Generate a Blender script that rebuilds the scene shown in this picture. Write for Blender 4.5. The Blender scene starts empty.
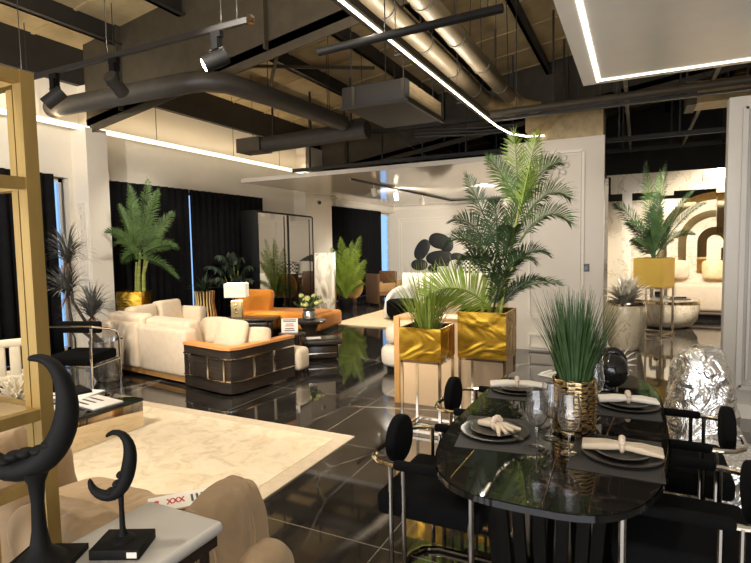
import bpy, bmesh, math, random
from mathutils import Vector, Matrix, Euler, noise
random.seed(7)
PI=math.pi
sc=bpy.context.scene
C=sc.collection
R=math.radians
YAW=R(26.57)                      # the camera looks this far to the left of +Y

# ------------------------------------------------------------------ materials
def lin(c):
    c=c/255.0
    return c/12.92 if c<=0.04045 else ((c+0.055)/1.055)**2.4
def col(r,g,b): return (lin(r),lin(g),lin(b),1)
MATS={}
def base(name):
    m=bpy.data.materials.new(name); m.use_nodes=True
    nt=m.node_tree; b=nt.nodes['Principled BSDF']
    MATS[name]=m
    return m,nt,b
def setp(b,**k):
    for n,v in k.items(): b.inputs[n].default_value=v
def coords(nt,scale=(1,1,1),gen='Object'):
    tc=nt.nodes.new('ShaderNodeTexCoord'); mp=nt.nodes.new('ShaderNodeMapping')
    mp.inputs['Scale'].default_value=scale
    nt.links.new(tc.outputs[gen],mp.inputs['Vector']); return mp.outputs['Vector']
def ntex(nt,vec,scale,detail=4,rough=.55,dist=0):
    n=nt.nodes.new('ShaderNodeTexNoise'); n.inputs['Scale'].default_value=scale
    n.inputs['Detail'].default_value=detail; n.inputs['Roughness'].default_value=rough
    n.inputs['Distortion'].default_value=dist
    nt.links.new(vec,n.inputs['Vector']); return n.outputs['Fac']
def ramp(nt,fac,stops):
    r=nt.nodes.new('ShaderNodeValToRGB'); e=r.color_ramp.elements
    while len(e)<len(stops): e.new(.5)
    for i,(p,c) in enumerate(stops): e[i].position=p; e[i].color=c
    nt.links.new(fac,r.inputs['Fac']); return r.outputs['Color']
def bump(nt,b,fac,strength=.3,dist=.01):
    n=nt.nodes.new('ShaderNodeBump'); n.inputs['Strength'].default_value=strength; n.inputs['Distance'].default_value=dist
    nt.links.new(fac,n.inputs['Height']); nt.links.new(n.outputs['Normal'],b.inputs['Normal'])
def mix(nt,fac,a,bb):
    n=nt.nodes.new('ShaderNodeMix'); n.data_type='RGBA'
    if isinstance(fac,float): n.inputs[0].default_value=fac
    else: nt.links.new(fac,n.inputs[0])
    for i,s in ((6,a),(7,bb)):
        if isinstance(s,tuple): n.inputs[i].default_value=s
        else: nt.links.new(s,n.inputs[i])
    return n.outputs[2]
def M(name,c,rough=.5,metal=0,var=.12,scale=6,bs=0,bscale=60,stretch=(1,1,1),**k):
    """plain procedural material: a colour with noise variation and optional fine bump"""
    m,nt,b=base(name); v=coords(nt,stretch)
    f=ntex(nt,v,scale,5)
    lo=tuple(x*(1-var) for x in c[:3])+(1,); hi=tuple(min(1,x*(1+var)) for x in c[:3])+(1,)
    nt.links.new(ramp(nt,f,[(.3,lo),(.7,hi)]),b.inputs['Base Color'])
    setp(b,Roughness=rough,Metallic=metal)
    for kk,vv in k.items(): b.inputs[kk.replace('_',' ')].default_value=vv
    if bs: bump(nt,b,ntex(nt,v,bscale,3),bs,.006)
    return m
def EM(name,c,s):
    m,nt,b=base(name); setp(b,**{'Base Color':c,'Emission Color':c,'Emission Strength':s,'Roughness':.4}); return m

def make_materials():
    M('cream_wall',col(226,219,206),.55,var=.03,scale=2)
    M('wall_paint',col(222,214,202),.45,var=.02,scale=3,bs=.02)
    M('moulding',col(228,221,210),.4,var=.02)
    M('white_stretch',col(215,209,200),.07,var=.01,IOR=1.55)
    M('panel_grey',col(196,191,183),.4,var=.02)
    M('panel_ceiling',col(243,240,236),.25,var=.02)
    M('roof',(.46,.36,.20,1),.75,var=.3,scale=1.5,bs=.1,bscale=8)
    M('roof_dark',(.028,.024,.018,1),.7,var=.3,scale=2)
    M('steel_brown',(.050,.039,.024,1),.6,var=.2)
    M('black_steel',(.020,.018,.016,1),.5,var=.2)
    M('duct_dark',(.035,.031,.027,1),.5,var=.2)
    M('duct_gold',(.30,.22,.11,1),.5,metal=.3,var=.25,scale=8)
    M('grey_duct',(.105,.08,.046,1),.5,metal=.2,var=.2,scale=5)
    M('grey_unit',(.022,.020,.018,1),.6,var=.1)
    M('unit_grille',(.26,.19,.10,1),.6,var=.3,stretch=(1,1,12))
    M('chrome',(.75,.72,.68,1),.08,metal=1,var=.03)
    M('chrome_warm',(.70,.62,.50,1),.12,metal=1,var=.05)
    M('gold_brushed',(.42,.28,.09,1),.4,metal=.55,var=.12,scale=3,stretch=(8,8,1),bs=.05)
    M('gold_mirror',(.85,.60,.14,1),.22,metal=.8,var=.04)
    M('gold_pale',(.75,.55,.25,1),.15,metal=1,var=.05)
    M('black_velvet',(.0025,.0024,.0027,1),.9,var=.3,scale=20,Specular_IOR_Level=.12)
    M('curtain_black',(.0045,.0045,.0058,1),.9,var=.3,scale=9,Specular_IOR_Level=.15)
    M('black_matte',(.0045,.004,.0036,1),.65,Specular_IOR_Level=.18,var=.3,scale=12,bs=.15,bscale=30)
    M('black_gloss',(.008,.008,.008,1),.06,var=.1)
    M('black_frame',(.004,.004,.004,1),.5,var=.1,Specular_IOR_Level=.2)
    M('chrome_dark',(.34,.31,.27,1),.12,metal=1,var=.05)
    M('sofa_cream',col(222,202,176),.9,var=.06,scale=14,bs=.35,bscale=130,Sheen_Weight=.2)
    M('pillow_cream',col(206,188,160),.9,var=.08,scale=20,bs=.3,bscale=90,Sheen_Weight=.2)
    M('boucle',col(226,214,196),.95,var=.06,scale=40,bs=.8,bscale=70)
    m=M('chair_beige',col(160,135,103),.75,var=.08,scale=6,Sheen_Weight=.15)
    nt=m.node_tree; v=coords(nt,(1,1,.45)); bump(nt,nt.nodes['Principled BSDF'],ntex(nt,v,5,2,.5,1.2),.6,.05)
    M('white_linen',col(228,224,216),.85,var=.04,bs=.2,bscale=60)
    M('orange_velvet',col(222,140,40),.8,var=.1,scale=5,bs=.15,bscale=30,Sheen_Weight=.2)
    M('orange_leather',col(222,150,88),.45,var=.08,scale=8)
    M('peach_satin',col(222,190,152),.35,var=.05,scale=2)
    M('oak',col(196,146,84),.45,var=.15,scale=5,stretch=(6,6,.6))
    M('walnut',col(82,56,34),.5,var=.2,scale=5,stretch=(6,6,.8))
    M('tan_leather',col(160,124,84),.6,var=.1)
    M('ebony',(.030,.022,.017,1),.28,var=.55,scale=10,stretch=(.5,.5,9))
    M('smoked_wood',(.028,.018,.012,1),.25,var=.3,scale=8)
    M('white_table',col(190,187,182),.3,var=.02)
    M('lamp_body',col(206,186,140),.4,var=.15,scale=9)
    M('paper',col(226,222,214),.7,var=.03)
    M('ink_red',col(196,52,60),.6); M('ink_dark',col(70,64,60),.6)
    M('plate_dark',(.022,.020,.018,1),.28,var=.2,scale=12)
    M('plate_grey',(.06,.055,.05,1),.3,var=.2,scale=14)
    M('placemat',(.024,.022,.020,1),.7,var=.15,scale=80)
    M('napkin_beige',col(196,180,158),.85,var=.08,bs=.3,bscale=60)
    M('napkin_white',col(214,208,198),.85,var=.06,bs=.3,bscale=60)
    M('ring_pearl',col(206,188,168),.35,var=.1)
    M('bronze_inlay',(.50,.24,.10,1),.25,metal=1,var=.1)
    M('gold_inlay',(.85,.60,.22,1),.2,metal=1,var=.1)
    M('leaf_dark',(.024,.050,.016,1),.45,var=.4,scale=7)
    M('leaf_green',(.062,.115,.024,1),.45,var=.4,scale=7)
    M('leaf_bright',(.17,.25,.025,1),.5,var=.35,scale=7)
    M('leaf_palm',(.075,.135,.032,1),.5,var=.4,scale=5)
    M('leaf_deep',(.018,.034,.016,1),.55,var=.4,scale=7)  # very dark green leaves of the fan plant and the stand plant
    M('leaf_grass',(.045,.095,.032,1),.5,var=.5,scale=20)
    M('leaf_yellow',(.20,.26,.035,1),.5,var=.4,scale=9)
    M('leaf_grey',(.10,.098,.088,1),.6,var=.35,scale=14)
    M('leaf_rust',(.16,.07,.035,1),.7,var=.3,scale=20)
    M('stem',(.22,.25,.05,1),.5,var=.3,scale=3,stretch=(1,1,8))
    M('bark',(.06,.04,.028,1),.8,var=.4,scale=20)
    M('silver_leaf',(.70,.66,.58,1),.35,metal=.4,var=.2)
    M('silver_pot',(.55,.53,.50,1),.2,metal=.9,var=.1)
    M('coral',col(214,200,172),.8,var=.1)
    M('mirror_smoke',(.74,.64,.50,1),.03,metal=1,var=.02)
    M('mirror_dark',(.30,.285,.26,1),.03,metal=1,var=.02)
    M('mirror_gold',(.86,.66,.34,1),.06,metal=1,var=.03)
    M('switch_dark',(.05,.05,.05,1),.3)
    M('pebble',(.011,.010,.009,1),.5,var=.2)
    M('flower',col(214,214,140),.7,var=.2,scale=15)
    M('fridge_rock',(.012,.012,.012,1),.1)
    M('stand_bronze',(.38,.25,.09,1),.3,metal=.9,var=.25,scale=6)
    EM('shade',col(240,226,200),.45)
    M('earth',(.03,.02,.013,1),.9,var=.4,scale=40)
    EM('led_white',(1,.86,.62,1),5); EM('led_panel',(1,.9,.75,1),3); EM('led_bar',(1,.86,.62,1),1.5)
    EM('lens_white',(1,.95,.85,1),40); EM('lens_off',(.25,.25,.25,1),.02); EM('lens_bed',(1,.9,.75,1),20)
    # clear glass
    m,nt,b=base('glass'); setp(b,**{'Base Color':(.96,.96,.97,1),'Roughness':0.01,'Transmission Weight':.97,'IOR':1.5})
    m,nt,b=base('window_glass'); setp(b,**{'Base Color':(1,1,1,1),'Roughness':0.0,'Transmission Weight':1,'IOR':1.05})
    # polished black marble floor with pale veins and tile joints
    m,nt,b=base('floor_marble'); v=coords(nt)
    def cracks(scale,wid,rot):
        nz=nt.nodes.new('ShaderNodeTexNoise'); nz.inputs['Scale'].default_value=1.3; nz.inputs['Detail'].default_value=4; nt.links.new(v,nz.inputs['Vector'])
        mp=nt.nodes.new('ShaderNodeMapping'); mp.inputs['Rotation'].default_value=(0,0,rot); mp.inputs['Scale'].default_value=(1,.42,1)
        ma=nt.nodes.new('ShaderNodeMix'); ma.data_type='VECTOR'; ma.inputs[0].default_value=.06
        nt.links.new(v,ma.inputs[4]); nt.links.new(nz.outputs['Color'],ma.inputs[5]); nt.links.new(ma.outputs[1],mp.inputs['Vector'])
        vo=nt.nodes.new('ShaderNodeTexVoronoi'); vo.feature='DISTANCE_TO_EDGE'; vo.inputs['Scale'].default_value=scale; nt.links.new(mp.outputs['Vector'],vo.inputs['Vector'])
        r=ramp(nt,vo.outputs['Distance'],[(0,(1,1,1,1)),(wid,(0,0,0,1))])
        k=ramp(nt,ntex(nt,v,.8,3),[(.46,(0,0,0,1)),(.62,(1,1,1,1))])
        return mix(nt,r,(0,0,0,1),k)
    v1=cracks(.8,.010,.6); v2=cracks(1.9,.010,-.5)
    cl=ntex(nt,v,2.2,6)
    bk=nt.nodes.new('ShaderNodeTexBrick'); bk.offset=0; bk.squash=1
    for k,x in (('Scale',1.0),('Mortar Size',.0035),('Brick Width',1.2),('Row Height',1.2),('Mortar Smooth',.1)): bk.inputs[k].default_value=x
    nt.links.new(v,bk.inputs['Vector'])
    body=ramp(nt,cl,[(.35,(.010,.009,.008,1)),(.75,(.042,.037,.031,1))])
    c=mix(nt,v1,body,(.30,.27,.23,1)); c=mix(nt,v2,c,(.20,.18,.15,1)); c=mix(nt,bk.outputs['Fac'],c,(.20,.18,.15,1))
    nt.links.new(c,b.inputs['Base Color']); setp(b,Roughness=.045,IOR=2.7)
    # dark glossy stone table top with fine bronze veins
    m,nt,b=base('table_stone'); v=coords(nt)
    n1=ntex(nt,v,1.9,4,.5,2.5)
    nt.links.new(mix(nt,ramp(nt,n1,[(.49,(0,0,0,1)),(.4995,(1,1,1,1)),(.509,(0,0,0,1))]),(.010,.009,.008,1),(.07,.05,.035,1)),b.inputs['Base Color'])
    setp(b,Roughness=.03,IOR=1.75)
    # rug: pale cream ground with worn tone-on-tone pattern
    m,nt,b=base('rug_field'); v=coords(nt)
    n=ntex(nt,v,5.5,8,.7,1.2); n2=ntex(nt,v,1.4,3)
    c=ramp(nt,n,[(.38,col(190,172,146)),(.50,col(224,208,182)),(.62,col(234,220,198))])
    nt.links.new(mix(nt,n2,c,col(226,206,172)),b.inputs['Base Color']); setp(b,Roughness=.95)
    bump(nt,b,ntex(nt,v,220,2),.4,.004)
    M('rug_border',col(204,186,160),.95,var=.08,scale=14,bs=.4,bscale=200)
    M('rug_plain',col(228,208,170),.95,var=.06,scale=6,bs=.4,bscale=200)
    # gold sheet bent in waves
    m,nt,b=base('gold_wavy'); v=coords(nt,(1.3,1.3,2.2))
    w=nt.nodes.new('ShaderNodeTexNoise'); w.inputs['Scale'].default_value=2.2; w.inputs['Distortion'].default_value=1.6; w.inputs['Detail'].default_value=1
    nt.links.new(v,w.inputs['Vector']); bump(nt,b,w.outputs['Fac'],.20,.08)
    setp(b,**{'Base Color':(.40,.23,.022,1),'Metallic':.9,'Roughness':.24})
    # crinkled foil
    m,nt,b=base('foil'); v=coords(nt)
    vo=nt.nodes.new('ShaderNodeTexNoise'); vo.inputs['Scale'].default_value=6; vo.inputs['Detail'].default_value=3; vo.inputs['Distortion'].default_value=2
    nt.links.new(v,vo.inputs['Vector']); bump(nt,b,vo.outputs['Fac'],.85,.05)
    setp(b,**{'Base Color':(.86,.83,.78,1),'Metallic':.85,'Roughness':.16})
    # white marble wall
    def marble(name,a,bb,scale):
        m,nt,b=base(name); v=coords(nt)
        n=ntex(nt,v,scale,6,.6,2.5)
        nt.links.new(ramp(nt,n,[(.40,a),(.485,a),(.5,bb),(.515,a),(.62,a)]),b.inputs['Base Color']); setp(b,Roughness=.2)
    marble('marble_cream',col(236,222,198),col(196,172,136),1.1)
    marble('marble_pot',col(230,216,188),col(176,156,124),2.2)
    marble('marble_grey',col(150,142,130),col(110,102,92),1.5)
    # abstract art slab: pale swirls on green-grey
    m,nt,b=base('art_slab'); v=coords(nt,(1,1,.55))
    n=ntex(nt,v,1.6,3,.5,3.0)
    nt.links.new(ramp(nt,n,[(.30,col(120,112,90)),(.42,col(190,180,160)),(.47,col(216,208,190)),(.56,col(220,212,198)),(.60,col(150,140,110)),(.72,col(206,200,182))]),b.inputs['Base Color']); setp(b,Roughness=.3)
    # woven metal vase
    m,nt,b=base('woven_metal'); v=coords(nt,(1,1,1),'UV')
    ck=nt.nodes.new('ShaderNodeTexChecker'); ck.inputs['Scale'].default_value=1
    mp=nt.nodes.new('ShaderNodeMapping'); mp.inputs['Scale'].default_value=(20,14,1)
    nt.links.new(v,mp.inputs['Vector']); nt.links.new(mp.outputs['Vector'],ck.inputs['Vector'])
    nt.links.new(mix(nt,ck.outputs['Fac'],(.55,.40,.22,1),(.05,.04,.03,1)),b.inputs['Base Color'])
    bump(nt,b,ck.outputs['Fac'],.6,.01); setp(b,Metallic=.9,Roughness=.2)
    # houndstooth-like check
    m,nt,b=base('check_fabric'); v=coords(nt,(1,1,1))
    ck=nt.nodes.new('ShaderNodeTexChecker'); ck.inputs['Scale'].default_value=14
    nt.links.new(v,ck.inputs['Vector']); nt.links.new(mix(nt,ck.outputs['Fac'],col(225,220,210),col(20,20,20)),b.inputs['Base Color']); setp(b,Roughness=.9)
make_materials()

# ------------------------------------------------------------------ mesh builder
class MB:
    def __init__(s,m=None): s.v=[]; s.f=[]; s.uv={}; s.M=m or Matrix()
    def add(s,vs,fs,m=None):
        k=len(s.v); T=s.M@m if m is not None else s.M
        s.v+= [T@Vector(p) for p in vs]; s.f+=[tuple(i+k for i in f) for f in fs]; return s
    def box(s,x,y,z,sx,sy,sz,rz=0,bev=0,seg=2,m=None):
        T=Matrix.Translation((x,y,z))@Matrix.Rotation(rz,4,'Z')
        if m is not None: T=T@m
        h=(sx/2,sy/2,sz/2)
        if not bev:
            vs=[(a*h[0],b*h[1],c*h[2]) for a in(-1,1) for b in(-1,1) for c in(-1,1)]
            return s.add(vs,[(0,1,3,2),(4,6,7,5),(0,4,5,1),(2,3,7,6),(0,2,6,4),(1,5,7,3)],T)
        bm=bmesh.new(); bmesh.ops.create_cube(bm,size=1)
        for v in bm.verts: v.co=Vector((v.co.x*sx,v.co.y*sy,v.co.z*sz))
        bmesh.ops.bevel(bm,geom=list(bm.edges),offset=min(bev,.49*min(sx,sy,sz)),segments=seg,profile=.5,affect='EDGES')
        bm.verts.index_update()
        s.add([v.co.copy() for v in bm.verts],[tuple(v.index for v in f.verts) for f in bm.faces],T); bm.free(); return s
    def b2(s,a,b,bev=0,seg=2):     # box from two corners
        return s.box(*[(p+q)/2 for p,q in zip(a,b)],*[abs(q-p) for p,q in zip(a,b)],bev=bev,seg=seg)
    def tube(s,pts,r,n=10,closed=False,flat=None):
        P=[Vector(p) for p in pts]; L=len(P); vs=[]; up=None
        for i,p in enumerate(P):
            if closed: t=P[(i+1)%L]-P[i-1]
            else: t=P[min(i+1,L-1)]-P[max(i-1,0)]
            t.normalize()
            if up is None:
                a=Vector((0,0,1)) if abs(t.z)<.9 else Vector((1,0,0)); up=(a-t*a.dot(t)).normalized()
            else:
                u2=up-t*up.dot(t)
                if u2.length>1e-6: up=u2.normalized()
            w=t.cross(up); rr=r[i] if isinstance(r,(list,tuple)) else r
            for k in range(n):
                a=2*PI*(k+.5)/n
                if flat: vs.append(p+w*math.cos(a)*rr*flat[0]+up*math.sin(a)*rr*flat[1])
                else: vs.append(p+w*math.cos(a)*rr+up*math.sin(a)*rr)
        fs=[]
        for i in range(L if closed else L-1):
            j=(i+1)%L
            for k in range(n): fs.append((i*n+k,i*n+(k+1)%n,j*n+(k+1)%n,j*n+k))
        if not closed: fs.append(tuple(range(n-1,-1,-1))); fs.append(tuple((L-1)*n+k for k in range(n)))
        return s.add(vs,fs)
    def bar(s,p,q,w,t=None):       # square-section bar
        t=t or w
        p=Vector(p); q=Vector(q); d=(q-p); L=d.length; d.normalize()
        a=Vector((0,0,1)) if abs(d.z)<.9 else Vector((0,1,0))
        x=a.cross(d).normalized(); y=d.cross(x)
        T=Matrix((x.to_4d(),y.to_4d(),d.to_4d(),(0,0,0,1))).transposed(); T[0][3],T[1][3],T[2][3]=(p+q)/2
        T[3][0]=T[3][1]=T[3][2]=0; T[3][3]=1
        h=(w/2,t/2,L/2)
        vs=[(a*h[0],b*h[1],c*h[2]) for a in(-1,1) for b in(-1,1) for c in(-1,1)]
        return s.add(vs,[(0,1,3,2),(4,6,7,5),(0,4,5,1),(2,3,7,6),(0,2,6,4),(1,5,7,3)],T)
    def lathe(s,prof,n=32,x=0,y=0,z=0,cap=True,mod=None,uv=False):
        vs=[];L=len(prof)
        for r,h in prof:
            for k in range(n):
                a=2*PI*k/n; rr=r*(mod(a,h) if mod else 1); vs.append((x+rr*math.cos(a),y+rr*math.sin(a),z+h))
        fs=[(i*n+k,i*n+(k+1)%n,(i+1)*n+(k+1)%n,(i+1)*n+k) for i in range(L-1) for k in range(n)]
        if cap: fs.append(tuple(range(n-1,-1,-1))); fs.append(tuple((L-1)*n+k for k in range(n)))
        return s.add(vs,fs)
    def sell(s,x,y,z,a,b,c,e1=.5,e2=.5,m=None,nu=24,nv=14,nz=0,seed=0,wr=0):
        """superellipsoid: e small = boxy, 1 = ellipsoid; nz adds soft lumps"""
        def pw(v,e): return math.copysign(abs(v)**e,v)
        vs=[];T=Matrix.Translation((x,y,z))
        if m is not None: T=T@m
        for i in range(nv+1):
            t=-PI/2+PI*i/nv
            for k in range(nu):
                p=2*PI*k/nu
                q=Vector((a*pw(math.cos(t),e1)*pw(math.cos(p),e2),b*pw(math.cos(t),e1)*pw(math.sin(p),e2),c*pw(math.sin(t),e1)))
                if nz: q*=1+nz*noise.noise(q*(1.6/max(a,b,c))+Vector((seed*3.1,seed,0)))
                if wr:
                    g=q.normalized(); u=q.x*16+2.2*noise.noise(q*6+Vector((seed,0,3)))
                    q+=g*wr*(.6*abs(math.sin(u*.55))+.8*noise.noise(Vector((u*1.1,q.y*5,q.z*5+seed))))
                vs.append(q)
        fs=[(i*nu+k,i*nu+(k+1)%nu,(i+1)*nu+(k+1)%nu,(i+1)*nu+k) for i in range(nv) for k in range(nu)]
        return s.add(vs,fs,T)
    def prism(s,o,z0,z1,m=None):
        n=len(o); vs=[(p[0],p[1],z0) for p in o]+[(p[0],p[1],z1) for p in o]
        fs=[tuple(range(n-1,-1,-1)),tuple(range(n,2*n))]+[(k,(k+1)%n,n+(k+1)%n,n+k) for k in range(n)]
        return s.add(vs,fs,m)
    def sheet(s,fn,nu,nv):
        vs=[fn(i/nu,j/nv) for i in range(nu+1) for j in range(nv+1)]
        return s.add(vs,[(i*(nv+1)+j,(i+1)*(nv+1)+j,(i+1)*(nv+1)+j+1,i*(nv+1)+j+1) for i in range(nu) for j in range(nv)])
    def pts(s,vs,fs): return s.add(vs,fs)
    def build(s,name,mat,parent=None,ang=40,label=None,stuff=False,uvf=None):
        me=bpy.data.meshes.new(name); me.from_pydata([tuple(v) for v in s.v],[],s.f); me.validate(); me.update()
        bm=bmesh.new(); bm.from_mesh(me); bmesh.ops.remove_doubles(bm,verts=bm.verts,dist=1e-6)
        bmesh.ops.recalc_face_normals(bm,faces=bm.faces)
        if uvf:
            l=bm.loops.layers.uv.new('UVMap')
            for f in bm.faces:
                for lo in f.loops: lo[l].uv=uvf(lo.vert.co)
        bm.to_mesh(me); bm.free()
        if ang:
            for p in me.polygons: p.use_smooth=True
            me.set_sharp_from_angle(angle=R(ang))
        me.materials.append(MATS[mat])
        o=bpy.data.objects.new(name,me); C.objects.link(o)
        if parent is not None: o.parent=parent
        if label: o['label']=label
        if stuff: o['kind']='stuff'
        return o
def each(name,mat,parent,segs,r=.006,n=6):
    for p,q in segs: MB().tube([p,q],r,n).build(name,mat,parent)
def tag(o,label,cat,group=None):
    o['label']=label; o['category']=cat
    if group: o['group']=group
    return o
def thing(name,label,cat,loc=(0,0,0),rz=0,group=None):
    o=bpy.data.objects.new(name,None); o.empty_display_size=.1; C.objects.link(o)
    o.location=loc; o.rotation_euler=(0,0,rz)
    return tag(o,label,cat,group)
def struct(name,mb,mat,parent=None,ang=30):
    o=mb.build(name,mat,parent,ang)
    if parent is None: o['kind']='structure'
    return o
def dup(o,loc=None,rz=None,label=None,parent=None):
    c=o.copy(); C.objects.link(c)
    if parent is not None: c.parent=parent
    for ch in list(o.children): dup(ch,parent=c)
    if loc is not None: c.location=loc
    if rz is not None: c.rotation_euler=(0,0,rz)
    if label: c['label']=label
    return c
def arc(cx,cy,r,a0,a1,n=12): return [(cx+r*math.cos(R(a0+(a1-a0)*i/n)),cy+r*math.sin(R(a0+(a1-a0)*i/n))) for i in range(n+1)]
def bez(p0,p1,p2,n): 
    p0,p1,p2=Vector(p0),Vector(p1),Vector(p2)
    return [p0*(1-t)**2+p1*2*t*(1-t)+p2*t*t for t in [i/n for i in range(n+1)]]

# plants --------------------------------------------------------------
def frond(mb,root,tip,lift=.15,ll=.22,n=22,start=.25,w=.022,droop=.25,spread=58,curl=None,nrm=None):
    """one pinnate palm leaf: a bowed midrib with leaflets down both sides"""
    root=Vector(root); tip=Vector(tip); mid=(root+tip)/2+Vector((0,0,lift))
    if curl: mid+=Vector(curl)
    P=bez(root,mid,tip,24); L=(tip-root).length
    mb.tube(P[::3],[.010*(1-.8*i/8) for i in range(9)],5)
    for i in range(n):
        t=start+(1-start)*(i+.5)/n
        k=t*24; a=int(min(k,23)); p=P[a].lerp(P[a+1],k-a); d=(P[min(a+1,24)]-P[max(a-1,0)]).normalized()
        side=d.cross(Vector(nrm) if nrm else Vector((0,0,1)))
        if side.length<.15: side=d.cross(Vector((0.3,1,0)))
        side.normalize(); up=side.cross(d).normalized()
        prof=(math.sin(PI*min(1,.22+.74*(i+.5)/n))**.6)
        l=ll*prof*random.uniform(.85,1.12); sp=R(spread-26*(i/n)+random.uniform(-6,6))
        for sgn in(-1,1):
            dd=(d*math.cos(sp)+side*sgn*math.sin(sp)+up*.28).normalized()
            q1=p+dd*l*.5; q2=p+dd*l+Vector((0,0,-droop*l*random.uniform(.6,1.3)))
            ww=d*w*.5
            mb.add([p-ww*.5,p+ww*.5,q1+ww,q2,q1-ww],[(0,1,2,4),(4,2,3)])
    e=P[-1]; d=(P[-1]-P[-3]).normalized(); side=d.cross(Vector((0,.3,1))).normalized()
    for sgn in(-1,0,1):
        q=e+(d+side*sgn*.35).normalized()*ll*.45; mb.add([e-side*.006,e+side*.006,q],[(0,1,2)])
def blade(mb,p,q,w,sag=.1,n=4,side=None):
    p=Vector(p); q=Vector(q); out=Vector((q.x-p.x,q.y-p.y,0)); 
    mid=p.lerp(q,.5)+Vector((0,0,sag*(q-p).length))-out*.12
    P=bez(p,mid,q,n); s=side or Vector((-out.y,out.x,0))
    if s.length<1e-4: s=Vector((1,0,0))
    s=s.normalized(); vs=[];fs=[]
    for i,c in enumerate(P):
        k=w*(1-.93*(i/n)**1.6)/2; vs+=[c-s*k,c+s*k]
    for i in range(n): fs.append((2*i,2*i+1,2*i+3,2*i+2))
    mb.add(vs,fs)
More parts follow.
